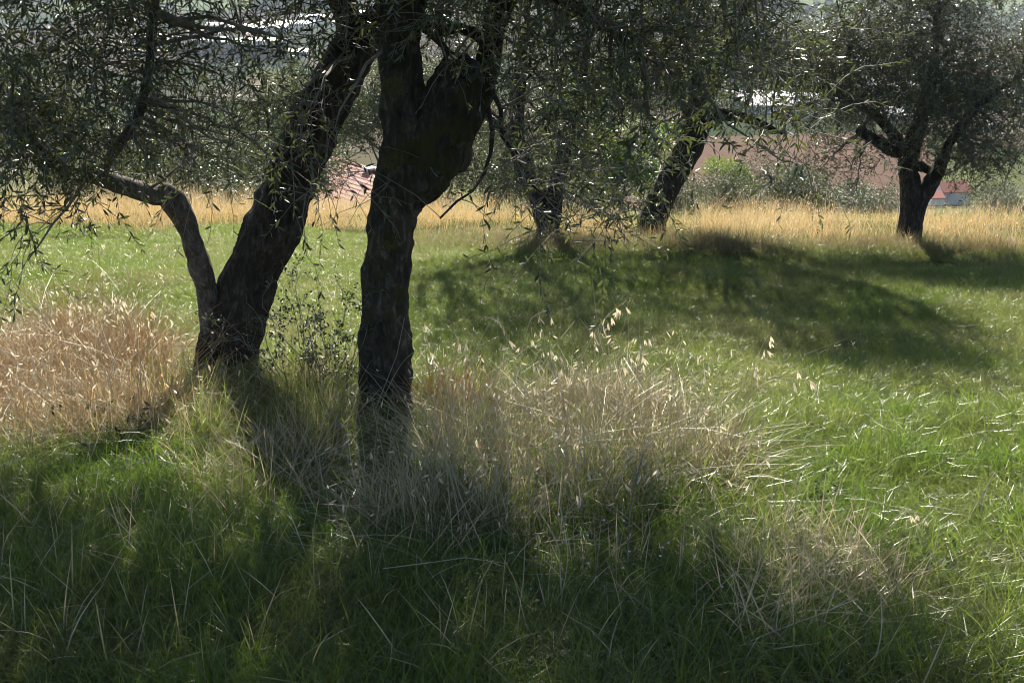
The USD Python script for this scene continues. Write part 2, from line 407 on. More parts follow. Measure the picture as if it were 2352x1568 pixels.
def field(name, poly, m, lift):
    """A field draped over the terrain; its outline comes from where it meets the ground."""
    pts = np.array([ground(u, v) for u, v in poly])
    from shapely.geometry import Polygon
    pg = Polygon(pts[:, :2])
    span = max(pts[:, 0].ptp() if hasattr(pts[:, 0], 'ptp') else np.ptp(pts[:, 0]), np.ptp(pts[:, 1]))
    v, f = trimesh.creation.triangulate_polygon(pg.segmentize(span / 40), engine='earcut')
    tm = trimesh.Trimesh(np.c_[v, np.zeros(len(v))], f, process=True)
    for _ in range(8):
        if tm.edges_unique_length.max() < span / 30 or len(tm.faces) > 20000:
            break
        tm = tm.subdivide()
    w = np.array(tm.vertices)
    w[:, 2] = G(w[:, 0], w[:, 1]) + lift
    return put('/World', name, (w, np.array(tm.faces)), m, smooth=True, kind='structure')

field('ploughed_field', [(1370, 318), (2130, 306), (2150, 480), (1380, 480)], plain('ploughed_soil', (.26, .19, .15), .95, .0, (.35, (.07, .046, .035), (.095, .066, .05))), .12)
field('green_field', [(1330, 268), (1500, 256), (1520, 306), (1340, 314)], plain('green_crop', (.2, .24, .08), .95, .0, (.2, (.06, .07, .03), (.09, .09, .04))), .15)
field('tan_field', [(560, 178), (900, 160), (910, 182), (560, 204)], plain('stubble', (.36, .30, .17), .95, .0, (.2, (.085, .072, .04), (.115, .10, .055))), .15)
field('brown_field', [(560, 206), (900, 184), (900, 222), (560, 232)], plain('bare_soil', (.28, .23, .17), .95, .0, (.2, (.06, .048, .036), (.08, .066, .05))), .15)
field('meadow_field', [(560, 140), (745, 152), (745, 166), (560, 176)], plain('meadow', (.13, .18, .07), .95, .0, (.2, (.04, .055, .022), (.06, .07, .03))), .15)
field('grass_field', [(2120, 410), (2352, 400), (2352, 478), (2120, 478)], plain('valley_grass', (.2, .22, .09), .95, .0, (.2, (.055, .068, .028), (.085, .085, .042))), .12)

# ------------------------------------------------------------------ trees
def trunk_mesh(chains, edge, bump, fine, seed, axis=(0, 0, 1), extra=()):
    """Hulls between consecutive spheres of each chain, joined, refined, smoothed, then furrowed along the axis."""
    parts = []
    for ch in chains:
        ch = np.asarray(ch, float)
        balls = [m3.Manifold.sphere(float(r), 20).translate([float(a), float(b), float(c)]) for a, b, c, r in ch]
        for a, b in zip(balls, balls[1:]):
            parts.append(m3.Manifold.batch_hull([a, b]))
    parts += list(extra)
    man = m3.Manifold.batch_boolean(parts, m3.OpType.Add)
    man = man.refine_to_length(edge)
    me = man.to_mesh()
    t = trimesh.Trimesh(me.vert_properties[:, :3], me.tri_verts, process=True)
    trimesh.smoothing.filter_taubin(t, lamb=.5, nu=.53, iterations=14)
    p, n = np.array(t.vertices), np.array(t.vertex_normals)
    ax = norm(np.array(axis, float))
    along = p @ ax
    q = p - along[:, None] * ax * .78
    big = meshkit.fbm(q * 7, 3, seed) - .5
    ridge = 1 - np.abs(2 * meshkit.noise(q * 17, seed + 5) - 1) * 1.0
    knots = meshkit.fbm(p * 11, 2, seed + 9) - .5
    samp = np.vstack([spline(np.asarray(c), max(8, 4 * len(c))) for c in chains])
    rloc = samp[cKDTree(samp[:, :3]).query(p)[1], 3]
    k = np.clip(rloc / .1, .12, 1.15)
    flake = 1 - np.abs(2 * meshkit.noise(q * 38, seed + 6) - 1)
    t.vertices = p + n * (k * (bump * 2.0 * big + fine * (ridge - .6) * 1.7 + fine * .9 * (flake - .5) + bump * knots * .9))[:, None]
    return t

def chain(pix, y0=None):
    """(u, v, y, diameter in photo px) -> (x, y, z, radius)"""
    out = []
    for u, v, y, w in pix:
        p = at(u, v, y)
        out.append((*p, w / 2 / FD * depth(p)))
    return np.array(out)

def limb_nodes(chains, rmax, step=.04):
    P, R = [], []
    for ch in chains:
        ch = np.asarray(ch)
        L = np.linalg.norm(np.diff(ch[:, :3], axis=0), axis=1).sum()
        s = spline(ch, max(4, int(L / step)))
        k = s[:, 3] < rmax
        P.append(s[k, :3])
        R.append(s[k, 3])
    return np.vstack(P), np.concatenate(R)

def grow_path(a, b, n, rng, sag, wig):
    """A curved shoot from a to b: leaves a outward and up, sags towards the tip."""
    L = np.linalg.norm(b - a) + 1e-6
    c1 = a + (b - a) * .35 + np.array([0, 0, 1]) * L * sag + rng.normal(size=3) * L * .12
    c2 = a + (b - a) * .78 + np.array([0, 0, 1]) * L * sag * .9 + rng.normal(size=3) * L * .08
    t = np.linspace(0, 1, n)[:, None]
    p = (1 - t) ** 3 * a + 3 * (1 - t) ** 2 * t * c1 + 3 * (1 - t) * t ** 2 * c2 + t ** 3 * b
    w = rng.normal(size=(n, 3)) * wig * L
    w[0] = 0
    return p + w

def crown(nodes, radii, vols, rng, detail, leaf_len, twig_len=.42, sides=4, spacing=.024, twig_mesh=True, more=1.0):
    """Branches, shoots and leafy twigs growing from the limb nodes into ellipsoids.
    vols: (centre, radii, branches, shoots, twigs, leafiness). Returns branch MB, twig MB, leaf arrays."""
    B, T = MB(), MB()
    LP, LD, LN, LL = [], [], [], []
    base_P, base_R = np.array(nodes), np.array(radii)
    for c, r, n1, n2, n3, leafy in vols:
        n2, n3 = int(n2 * more ** .5), int(n3 * more)
        c, r = np.asarray(c, float), np.asarray(r, float)

        def sample(n, shell=0.0):
            d = norm(rng.normal(size=(n, 3)))
            return c + d * r * (shell + (1 - shell) * rng.random((n, 1)) ** (1 / 2.2))
        P, R = base_P, base_R
        tree_ = cKDTree(P)
        NP, NR = [], []
        for q in sample(n1, .3):
            k = tree_.query(q, k=min(6, len(P)))[1]
            k = int(rng.choice(np.atleast_1d(k)))
            L = np.linalg.norm(q - P[k])
            pth = grow_path(P[k], q, max(5, int(L / .07)), rng, rng.uniform(.0, .22), .012)
            r0 = min(R[k] * .7, .006 + .010 * L)
            rad = np.linspace(r0, max(.002, r0 * .25), len(pth))
            B.add(*tube(pth, rad, sides + 1))
            NP.append(pth[1:])
            NR.append(rad[1:])
        if NP:
            P1, R1 = np.vstack([base_P] + NP), np.concatenate([base_R] + NR)
        else:
            P1, R1 = P, R
        tree_ = cKDTree(P1)
        NP, NR = [], []
        for q in sample(n2, .1):
            k = int(rng.choice(np.atleast_1d(tree_.query(q, k=min(4, len(P1)))[1])))
            L = np.linalg.norm(q - P1[k])
            pth = grow_path(P1[k], q, max(4, int(L / .06)), rng, rng.uniform(-.05, .25), .02)
            r0 = min(R1[k] * .7, .002 + .004 * L)
            rad = np.linspace(r0, .0013, len(pth))
            B.add(*tube(pth, rad, sides))
            NP.append(pth[1:])
            NR.append(rad[1:])
        P2 = np.vstack([P1] + NP) if NP else P1
        tree_ = cKDTree(P2)
        tgt = sample(n3)
        _, kk = tree_.query(tgt, k=min(3, len(P2)))
        for q, ks in zip(tgt, np.atleast_2d(kk)):
            a = P2[int(rng.choice(ks))]
            d = q - a
            L = np.linalg.norm(d)
            tl = rng.uniform(.5, 1.2) * twig_len
            if L > tl * 1.8:                      # a long reach becomes a bare shoot first
                a2 = q - d / L * tl
                pth = grow_path(a, a2, max(4, int((L - tl) / .08)), rng, .1, .015)
                B.add(*tube(pth, np.linspace(.0035, .0015, len(pth)), 3))
                a = pth[-1]
                d = q - a
                L = np.linalg.norm(d)
            if L < .08:
                d = rng.normal(size=3)
            d = norm(norm(d) + rng.normal(size=3) * .35 + np.array([0, 0, -.25]))
            b = a + d * tl
            nn = max(4, int(tl / .06))
            pth = grow_path(a, b, nn, rng, rng.uniform(.02, .25), .012)
            if twig_mesh:
                T.add(*tube(pth, np.linspace(.0023, .0011, nn), 3))
            s = np.linspace(0, 1, max(3, int(tl / spacing)))[1:]
            f = s * (nn - 1)
            i = np.minimum(f.astype(int), nn - 2)
            pos = pth[i] + (pth[i + 1] - pth[i]) * (f - i)[:, None]
            tan = norm(pth[i + 1] - pth[i])
            up = norm(np.cross(tan, rng.normal(size=3)))
            for sgn in (-1, 1):
                keep = rng.random(len(s)) < leafy * (.35 + .65 * s)
                n = keep.sum()
                if n == 0:
                    continue
                alt = np.arange(len(s))[keep] % 2
                sd = np.where(alt[:, None] == 0, up[keep], np.cross(tan, up)[keep])
                dd = norm(tan[keep] * rng.uniform(.5, 1.0, (n, 1)) + sgn * sd * rng.uniform(.6, 1.0, (n, 1)) + rng.normal(size=(n, 3)) * .2 + np.array([0, 0, -.08]))
                nv = tan[keep] * .8 + np.array([0, 0, .5]) + rng.normal(size=(n, 3)) * .35
                LP.append(pos[keep]); LD.append(dd); LN.append(nv)
                LL.append(rng.uniform(.65, 1.15, n) * leaf_len * (1 - .25 * s[keep]))
    return B, T, tuple(np.concatenate(x) for x in (LP, LD, LN, LL))

def leaf_mesh(data, sel, rng, detail, aspect=(.095, .13)):
    p, d, n, l = (x[sel] for x in data)
    return leaves(p, d, n, l, l * rng.uniform(*aspect, len(l)), detail, rng.uniform(-.05, .25, len(l)))

def V(u, v, y, ru, rv, ry, *rest):
    c = at(u, v, y)
    dz = depth(c)
    return (c, (ru / FD * dz, ry, rv / FD * dz), *rest)

def near_tree(name, label, group, chains, axis, bark_m, branch_chains, branch_m, vols, seed, leaf_parts, limb_max=.09, edge=.012, bump=.022, fine=.020, extra=(), extra_fn=None, leaf_len=.060):
    rng = np.random.default_rng(seed)
    base = chains[0][0][:3].copy()
    base[2] = float(G(base[0], base[1]))
    t = thing(name, label, 'tree', base, group)
    tm = trunk_mesh(chains, edge, bump, fine, seed, axis, extra)
    put(t, 'trunk', tm, bark_m, smooth=True)
    for i, bc in enumerate(branch_chains):
        a = bc[-1][:3] - bc[0][:3]
        put(t, 'limb', trunk_mesh([bc], .014, .022, .012, seed + 20 + i, a), branch_m[i] if isinstance(branch_m, list) else branch_m, smooth=True)
    P, R = limb_nodes(list(chains) + list(branch_chains), limb_max)
    B, T, data = crown(P, R, vols, rng, 2, leaf_len, more=1.5)
    put(t, 'branches', B, M['twig'], kind='stuff')
    put(t, 'twigs', T, M['twig'], kind='stuff')
    u, v, z = project(data[0] + data[1] * data[3][:, None] / 2)
    size = data[3] / z * FD
    vis = (u > -10) & (u < 2362) & (v > -10) & (v < 1600)
    order = np.argsort(np.where(vis, -size, 0))
    pick = order[:leaf_parts]
    rest = np.ones(len(u), bool)
    rest[pick] = False
    put(t, 'foliage', leaf_mesh(data, np.nonzero(rest)[0], rng, 2), M['leaf'], kind='stuff')
    for k in pick:
        put(t, 'leaf', leaf_mesh(data, np.array([k]), rng, 2), M['leaf'])
    return t, tm

yA, yB = 5.9, 5.26
# the leaning tree on the left
A_trunk = chain([(520, 930, yA, 150), (518, 860, yA, 140), (532, 780, yA, 128), (556, 690, yA, 118), (586, 610, yA, 112), (622, 530, yA - .02, 118), (655, 440, yA - .03, 112),
                 (690, 350, yA - .04, 108), (730, 265, yA - .04, 104), (775, 180, yA - .03, 100), (815, 110, yA - .02, 92), (850, 70, yA, 80), (890, 40, yA + .05, 70), (940, -40, yA + .1, 62), (980, -140, yA + .1, 54)])
A_knob = chain([(815, 110, yA - .02, 80), (805, 60, yA - .05, 62), (770, -40, yA - .1, 50), (730, -180, yA - .2, 40)])
A_root = chain([(500, 900, yA - .05, 110), (438, 935, yA - .12, 96)])
A_root2 = chain([(540, 900, yA - .05, 110), (602, 938, yA - .12, 96)])
A_limb = chain([(512, 790, yA - .02, 84), (490, 715, yA - .03, 62), (474, 655, yA - .08, 49), (456, 600, yA - .15, 50), (440, 540, yA - .22, 42), (420, 496, yA - .26, 50), (398, 458, yA - .30, 58), (384, 446, yA - .32, 50), (356, 450, yA - .36, 38), (318, 436, yA - .41, 42), (270, 424, yA - .5, 38), (215, 404, yA - .6, 34)])
A_up = chain([(232, 408, yA - .58, 26), (250, 365, yA - .62, 24), (285, 318, yA - .66, 24), (318, 265, yA - .7, 22), (338, 190, yA - .72, 20), (350, 90, yA - .75, 18), (358, -20, yA - .78, 16), (372, -140, yA - .8, 13)])
A_left = chain([(215, 404, yA - .6, 34), (150, 392, yA - .66, 28), (90, 345, yA - .7, 24), (30, 270, yA - .75, 20), (-60, 190, yA - .8, 16), (-160, 90, yA - .9, 12)])
A_back = chain([(940, -40, yA + .1, 60), (870, -150, yA - .2, 46), (760, -280, yA - .6, 34), (620, -420, yA - 1.0, 24)])
A_back2 = chain([(730, -180, yA - .2, 40), (560, -260, yA - .4, 30), (380, -330, yA - .7, 22), (200, -380, yA - 1.0, 14)])
A_vols = [
    V(120, 130, 5.1, 260, 210, .55, 12, 70, 180, .75), V(60, 330, 5.0, 150, 130, .4, 6, 40, 90, .7), V(330, 90, 5.2, 200, 170, .5, 10, 70, 85, .36),
    V(560, 40, 5.4, 260, 150, .5, 12, 70, 80, .36), V(480, 250, 5.3, 210, 140, .4, 8, 64, 44, .26), V(300, 300, 5.2, 170, 110, .4, 6, 40, 40, .42), V(640, 260, 5.3, 130, 160, .3, 4, 24, 34, .5),
    V(30, 520, 5.0, 26, 130, .15, 1, 5, 8, .6), V(430, 320, 5.3, 150, 130, .3, 4, 40, 26, .3), V(150, 420, 5.3, 150, 50, .3, 3, 16, 16, .6),
    V(760, 20, 5.5, 170, 130, .4, 6, 40, 50, .45),
    V(200, -250, 5.2, 500, 260, 1.0, 16, 110, 320, .8), V(700, -350, 5.4, 420, 260, 1.0, 16, 110, 320, .8), V(-350, 100, 5.2, 260, 350, .9, 8, 60, 200, .8),
    V(350, -480, 4.4, 520, 200, .8, 10, 70, 220, .8),
    ((-1.7, 7.5, 3.0), (1.9, 1.3, .65), 16, 90, 230, .8), ((-2.9, 6.6, 2.5), (1.2, 1.2, .6), 7, 40, 80, .8), ((-0.6, 6.6, 2.6), (1.1, .9, .5), 7, 40, 80, .8), ((-0.75, 8.5, 2.15), (.95, .8, .45), 8, 50, 190, .85)]
tA, tmA = near_tree('olive_tree', 'old olive trunk leaning right with a long bare limb bending off to the left', 'olive trees in the meadow', [A_trunk, A_knob, A_root, A_root2],
                    A_trunk[8, :3] - A_trunk[1, :3], M['bark'], [A_limb, A_up, A_left, A_back, A_back2], [M['bark_smooth'], M['bark_smooth'], M['bark_smooth'], M['bark'], M['bark']], A_vols, 11, 260)

# the forked tree in the middle
B_trunk = chain([(888, 1010, yB, 130), (888, 940, yB, 112), (886, 870, yB, 108), (888, 780, yB, 102), (888, 690, yB, 98), (892, 600, yB, 94), (898, 520, yB, 94), (912, 440, yB, 96), (930, 370, yB, 98),
                 (934, 300, yB, 100), (928, 220, yB, 96), (920, 150, yB, 86), (918, 70, yB, 84), (918, 0, yB, 84), (915, -80, yB, 78), (905, -180, yB + .05, 66), (890, -300, yB + .1, 54)])
B_right = chain([(915, 470, yB, 90), (955, 420, yB, 100), (1000, 350, yB, 130), (1020, 290, yB, 140), (1040, 230, yB, 130), (1052, 195, yB, 112)])
B_burl = chain([(1000, 340, yB, 110), (1042, 350, yB, 76), (1058, 372, yB, 44)])
B_limb2 = chain([(1062, 270, yB, 90), (1100, 215, yB + .03, 66), (1120, 150, yB + .08, 54), (1130, 90, yB + .1, 50), (1142, 20, yB + .12, 56), (1180, -50, yB + .15, 54), (1240, -160, yB + .2, 44), (1330, -300, yB + .2, 34)])
B_root = chain([(888, 940, yB, 100), (948, 985, yB - .14, 84)])
B_root2 = chain([(888, 950, yB, 100), (830, 992, yB - .14, 84)])
B_arch = chain([(1124, 110, yB + .1, 30), (1095, 78, yB + .15, 28), (1050, 62, yB + .2, 26), (1005, 72, yB + .22, 24), (960, 40, yB + .25, 24), (985, -60, yB + .25, 24), (1010, -180, yB + .2, 20)])
B_twist = chain([(930, 45, yB - .03, 16), (985, 75, yB - .1, 15), (1030, 118, yB - .1, 13), (1060, 150, yB - .08, 10)])
B_dead = chain([(1126, 200, yB, 11), (1150, 250, yB - .1, 10), (1152, 310, yB - .15, 9), (1178, 350, yB - .17, 8), (1205, 410, yB - .2, 6), (1250, 450, yB - .25, 4)])
B_dead2 = chain([(1120, 240, yB, 11), (1131, 300, yB - .1, 10), (1128, 350, yB - .13, 9), (1112, 400, yB - .15, 8), (1085, 440, yB - .18, 6), (1050, 462, yB - .2, 5), (1012, 500, yB - .2, 3)])
B_fwd = chain([(915, -80, yB, 70), (960, -200, yB - .3, 54), (1030, -320, yB - .7, 40), (1100, -460, yB - 1.1, 26)])
B_rt = chain([(1240, -160, yB + .2, 44), (1380, -170, yB + .1, 32), (1520, -140, yB - .05, 24), (1640, -80, yB - .2, 16), (1750, 0, yB - .3, 10)])
B_rt2 = chain([(1180, -50, yB + .15, 46), (1290, 0, yB, 28), (1400, 60, yB - .1, 20), (1480, 140, yB - .2, 14)])
B_vols = [
    V(1300, 90, 5.0, 190, 170, .45, 10, 50, 68, .75), V(1480, 120, 4.9, 170, 190, .4, 9, 50, 64, .75), V(1660, 60, 4.9, 190, 150, .4, 8, 46, 58, .75),
    V(1320, 300, 5.0, 150, 180, .35, 7, 34, 26, .6), V(1220, 420, 5.0, 130, 150, .3, 5, 30, 22, .5), V(1400, 470, 4.9, 110, 110, .25, 3, 20, 22, .6), V(1330, 535, 4.9, 170, 30, .2, 2, 8, 5, .6),
    V(1480, 330, 4.9, 70, 120, .25, 3, 20, 34, .6), V(1060, 30, 5.1, 120, 110, .35, 4, 30, 50, .6), V(1780, 150, 4.9, 120, 170, .3, 3, 16, 32, .6), V(1850, 330, 4.8, 50, 120, .2, 1, 5, 9, .5),
    V(740, 400, 5.05, 120, 130, .2, 2, 12, 16, .4),
    V(1300, -250, 5.0, 420, 230, .9, 16, 110, 320, .8), V(900, -400, 4.8, 420, 240, .9, 14, 100, 320, .8), V(1250, -480, 4.2, 380, 200, .8, 10, 70, 220, .8), V(1650, -220, 4.9, 260, 180, .6, 8, 50, 200, .85),
    ((-0.2, 7.2, 2.9), (1.0, 1.4, .65), 10, 60, 170, .8), ((0.25, 6.2, 2.4), (.7, .9, .5), 6, 40, 80, .8)]
tB, tmB = near_tree('olive_tree', 'mossy olive trunk standing upright in the middle, forked above a sawn stump', 'olive trees in the meadow', [B_trunk, B_right, B_burl, B_limb2, B_root, B_root2],
                    (0.05, 0, 1), M['bark_moss'], [B_arch, B_twist, B_dead, B_dead2, B_fwd, B_rt, B_rt2], [M['bark_moss'], M['bark'], M['bark'], M['bark'], M['bark_moss'], M['bark'], M['bark']], B_vols, 23, 290)

# sawn face of the cut limb, and lichen patches on the trunk
def stump():
    c = at(1052, 172, yB)
    r = 52 / FD * depth(c)
    n = norm(np.array([-.25, -.62, .72]))
    a = norm(np.cross(n, [1, 0, 0.2])); b = np.cross(n, a)
    rng = np.random.default_rng(5)
    rings, per = 6, 28
    v = [c + n * .035]
    for i in range(1, rings + 1):
        for k in range(per):
            an = k / per * 2 * np.pi
            rr = r * i / rings * (1 + .10 * math.sin(3 * an + 1) + .05 * math.sin(7 * an))
            h = .035 - .02 * math.exp(-((rr - .6 * r) / (.2 * r)) ** 2) * (.5 + .5 * math.sin(2 * an)) + rng.normal() * .0015
            v.append(c + a * math.cos(an) * rr + b * math.sin(an) * rr + n * h)
    for k in range(per):
        an = k / per * 2 * np.pi
        rr = r * 1.05 * (1 + .10 * math.sin(3 * an + 1))
        v.append(c + a * math.cos(an) * rr + b * math.sin(an) * rr - n * .06)
    f = [[0, 1 + k, 1 + (k + 1) % per] for k in range(per)]
    for i in range(rings):
        for k in range(per):
            p, q = 1 + i * per + k, 1 + i * per + (k + 1) % per
            f += [[p, p + per, q + per], [p, q + per, q]]
    put(tB, 'sawn_stump', (np.array(v), np.array(f)), M['cut'], smooth=40, label='grey weathered face where a limb was sawn off')
stump()

def lichen(parent, tm, u, v, yy, rad, seed):
    """Crust on the bark: the faces of the trunk near one point, lifted 2 mm."""
    p = at(u, v, yy - .15)
    d = norm(ray(u, v))
    rng = np.random.default_rng(seed)
    cen = np.array(tm.triangles_center)
    t = (cen - CAM) @ d
    off = np.linalg.norm(cen - CAM - t[:, None] * d, axis=1)
    rr = rad / FD * depth(p)
    front = (tm.face_normals @ d) < -.05
    near_ = t < np.min(t[off < rr * 1.5]) + .25 if (off < rr * 1.5).any() else t < 0
    nz = meshkit.fbm(cen * 30, 3, seed)
    sel = front & near_ & (off < rr * (.45 + 1.1 * nz))
    if sel.sum() < 3:
        return
    f = np.array(tm.faces)[sel]
    uq, inv = np.unique(f, return_inverse=True)
    v_ = np.array(tm.vertices)[uq] + np.array(tm.vertex_normals)[uq] * .003
    one = trimesh.Trimesh(v_, inv.reshape(-1, 3), process=False).split(only_watertight=False)
    put(parent, 'lichen', max(one, key=lambda m: len(m.faces)), M['lichen'], smooth=True)
lichen(tB, tmB, 900, 368, yB, 26, 3)
lichen(tB, tmB, 897, 552, yB, 18, 4)
lichen(tB, tmB, 905, 200, yB, 24, 5)

# ------------------------------------------------------------------ the three trees further down the meadow
def mid_tree(name, label, chains, axis, vols, seed, leaf_len=.046, edge=.035, bump=.02, fine=.012):
    rng = np.random.default_rng(seed)
    base = chains[0][0][:3].copy()
    base[2] = float(G(base[0], base[1]))
    t = thing(name, label, 'tree', base, 'olive trees in the meadow')
    put(t, 'trunk', trunk_mesh(chains, edge, bump, fine, seed, axis), M['bark'], smooth=True)
    P, R = limb_nodes(chains, .11, .06)
    B, T, data = crown(P, R, vols, rng, 1, leaf_len, sides=3, twig_len=.40, more=2.5, spacing=.021)
    put(t, 'branches', B, M['twig'], kind='stuff')
    put(t, 'twigs', T, M['twig'], kind='stuff')
    put(t, 'foliage', leaf_mesh(data, slice(None), rng, 1, (.11, .15)), M['leaf_mid'], kind='stuff')
    return t

yC, yD, yE = 12.6, 13.0, 12.3
C_tr = chain([(1262, 580, yC, 62), (1258, 520, yC, 50), (1238, 450, yC, 46), (1205, 390, yC, 44), (1185, 310, yC, 38), (1190, 220, yC, 32), (1200, 100, yC, 24)])
C_2 = chain([(1262, 540, yC, 44), (1275, 440, yC - .1, 34), (1300, 330, yC - .3, 28), (1330, 220, yC - .4, 22), (1350, 100, yC - .4, 16)])
C_3 = chain([(1190, 330, yC, 30), (1110, 250, yC, 24), (1040, 160, yC, 18), (1000, 60, yC, 14)])
mid_tree('olive_tree', 'dark olive half hidden by hanging leaves right behind the forked trunk', [C_tr, C_2, C_3], (0, 0, 1),
         [V(1250, 150, yC, 240, 210, 1.0, 16, 80, 420, .9), V(1250, 340, yC - .3, 150, 120, .7, 8, 60, 130, .75), V(1020, 130, yC, 150, 130, .7, 6, 40, 110, .7), V(1200, -190, yC, 320, 290, 1.3, 12, 60, 700, .9), V(1330, 420, yC, 80, 90, .5, 3, 20, 60, .8),
          ((0.15, 11.2, 2.0), (1.1, 1.5, .8), 10, 60, 270, .9), ((-.35, 10.4, 1.6), (.7, .8, .45), 4, 30, 80, .9)], 31)
D_tr = chain([(1492, 560, yD, 66), (1496, 510, yD, 62), (1522, 450, yD, 60), (1552, 395, yD, 58), (1582, 345, yD, 56), (1600, 295, yD, 60), (1606, 250, yD, 50), (1600, 190, yD, 36), (1585, 110, yD, 26), (1570, 0, yD, 18)])
D_2 = chain([(1602, 290, yD, 44), (1650, 262, yD - .1, 30), (1700, 268, yD - .2, 22), (1745, 282, yD - .3, 15), (1795, 306, yD - .35, 8)])
D_3 = chain([(1605, 260, yD, 40), (1640, 190, yD, 30), (1680, 110, yD, 24), (1720, 10, yD, 18), (1750, -90, yD, 12)])
D_4 = chain([(1600, 280, yD, 34), (1560, 220, yD + .2, 24), (1510, 150, yD + .3, 18), (1460, 60, yD + .4, 12)])
mid_tree('olive_tree', 'olive with a dark trunk leaning right above a ploughed brown field', [D_tr, D_2, D_3, D_4], D_tr[4, :3] - D_tr[0, :3],
         [V(1640, 90, yD - .3, 230, 180, 1.3, 18, 90, 560, .9), V(1480, 110, yD, 160, 150, .9, 8, 50, 260, .9), V(1540, 230, yD - .2, 130, 60, .7, 5, 30, 80, .75), V(1745, 320, yD - .5, 60, 70, .4, 4, 34, 8, .25),
          V(1600, -300, yD, 300, 340, 1.5, 16, 90, 1050, .95), V(1780, 120, yD - .2, 120, 110, .8, 5, 30, 130, .8), ((2.1, 11.3, 2.3), (1.15, 1.6, .9), 10, 60, 330, .9), ((2.2, 10.0, 1.75), (.85, .8, .5), 5, 30, 130, .9), V(1500, 370, yD - .4, 50, 50, .4, 2, 16, 3, .25)], 37)
E_tr = chain([(2082, 610, yE, 62), (2086, 550, yE, 54), (2094, 490, yE, 50), (2090, 430, yE, 42), (2084, 385, yE, 42), (2088, 345, yE, 42), (2105, 300, yE, 34), (2128, 240, yE, 28), (2145, 160, yE, 22), (2150, 60, yE, 16), (2160, -40, yE, 10)])
E_r = chain([(2096, 500, yE, 44), (2118, 455, yE, 36), (2140, 415, yE, 36), (2156, 388, yE, 30), (2180, 330, yE - .2, 20), (2230, 260, yE - .3, 16), (2300, 200, yE - .3, 12), (2380, 150, yE - .4, 8)])
E_l = chain([(2084, 352, yE, 36), (2040, 340, yE - .1, 30), (2005, 318, yE - .15, 26), (1978, 302, yE - .2, 22)])
E_l2 = chain([(2078, 350, yE, 28), (2050, 305, yE, 24), (2010, 262, yE + .1, 20), (1950, 230, yE + .2, 15), (1890, 200, yE + .2, 10)])
E_m = chain([(2110, 380, yE, 22), (2140, 395, yE + .2, 14), (2180, 400, yE + .4, 9)])
E_u = chain([(1950, 230, yE + .2, 14), (1946, 150, yE + .2, 12), (1960, 60, yE + .2, 8)])
mid_tree('olive_tree', 'round silvery olive at the right with a short trunk parting into two stems', [E_tr, E_r, E_l, E_l2, E_m, E_u], (0, 0, 1),
         [V(2080, 120, yE, 260, 170, 1.0, 20, 120, 840, .95), V(2250, 230, yE - .2, 190, 160, .9, 12, 80, 500, .95), V(1930, 200, yE, 140, 140, .8, 8, 60, 290, .9), V(2250, 360, yE - .2, 110, 60, .7, 6, 50, 75, .8), V(1930, 380, yE - .2, 120, 80, .6, 5, 60, 44, .5),
          V(2140, -60, yE, 260, 90, .8, 12, 60, 260, .9), V(2420, 150, yE, 120, 220, .9, 6, 40, 240, .9), V(2120, 310, yE - .4, 140, 70, .5, 5, 40, 50, .7)], 41)

# ------------------------------------------------------------------ meadow grass and straw
RNG = np.random.default_rng(101)

def ground_points(n, y0, y1, margin=1.5):
    """Points spread evenly over the ground that the view takes in."""
    rng = RNG
    y = np.sqrt(rng.uniform((y0) ** 2, (y1) ** 2, n))
    half = (y * 1176 / FD / CP + .6) * margin
    x = rng.uniform(-1, 1, n) * half
    return np.stack([x, y, G(x, y)], -1)

def uv_of(p):
    u, v, _ = project(p)
    return u, v

BAND = [(-200, 800), (180, 770), (330, 800), (470, 890), (860, 910), (1000, 900), (1500, 940), (1760, 1090), (1680, 1250), (1360, 1380), (900, 1340), (600, 1210), (300, 1120), (-200, 1130)]
THATCH = [(1640, 1250), (1950, 1240), (2100, 1420), (2020, 1560), (1680, 1510)]
TRUNK_FOOT_A = [(415, 865), (625, 865), (640, 1010), (400, 1010)]
TRUNK_FOOT = [(795, 925), (970, 925), (990, 1210), (765, 1210)]
LEFT_CLUMP = [(-200, 880), (40, 840), (120, 790), (210, 772), (330, 800), (440, 890), (450, 970), (340, 1040), (150, 1070), (-200, 1090)]
MID_CLUMP = [(960, 930), (1180, 920), (1400, 940), (1560, 985), (1680, 1070), (1660, 1170), (1480, 1250), (1200, 1310), (960, 1290), (800, 1200), (840, 1110), (950, 1050)]
TRUNK_ZONE = [(420, 880), (600, 870), (850, 880), (960, 930), (900, 1050), (640, 1060), (420, 1030)]
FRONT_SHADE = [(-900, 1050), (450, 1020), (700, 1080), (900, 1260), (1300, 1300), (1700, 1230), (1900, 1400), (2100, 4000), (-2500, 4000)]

def belt_edges(x):
    near_ = np.interp(x, [-9, -3.5, -2, 0.2, 1.2, 3.5, 8], [14.4, 14.2, 13.4, 12.8, 12.4, 11.7, 11.5])
    far_ = np.interp(x, [-9, -1, 2, 8], [19.5, 18.5, 16, 15.4])
    return near_, far_

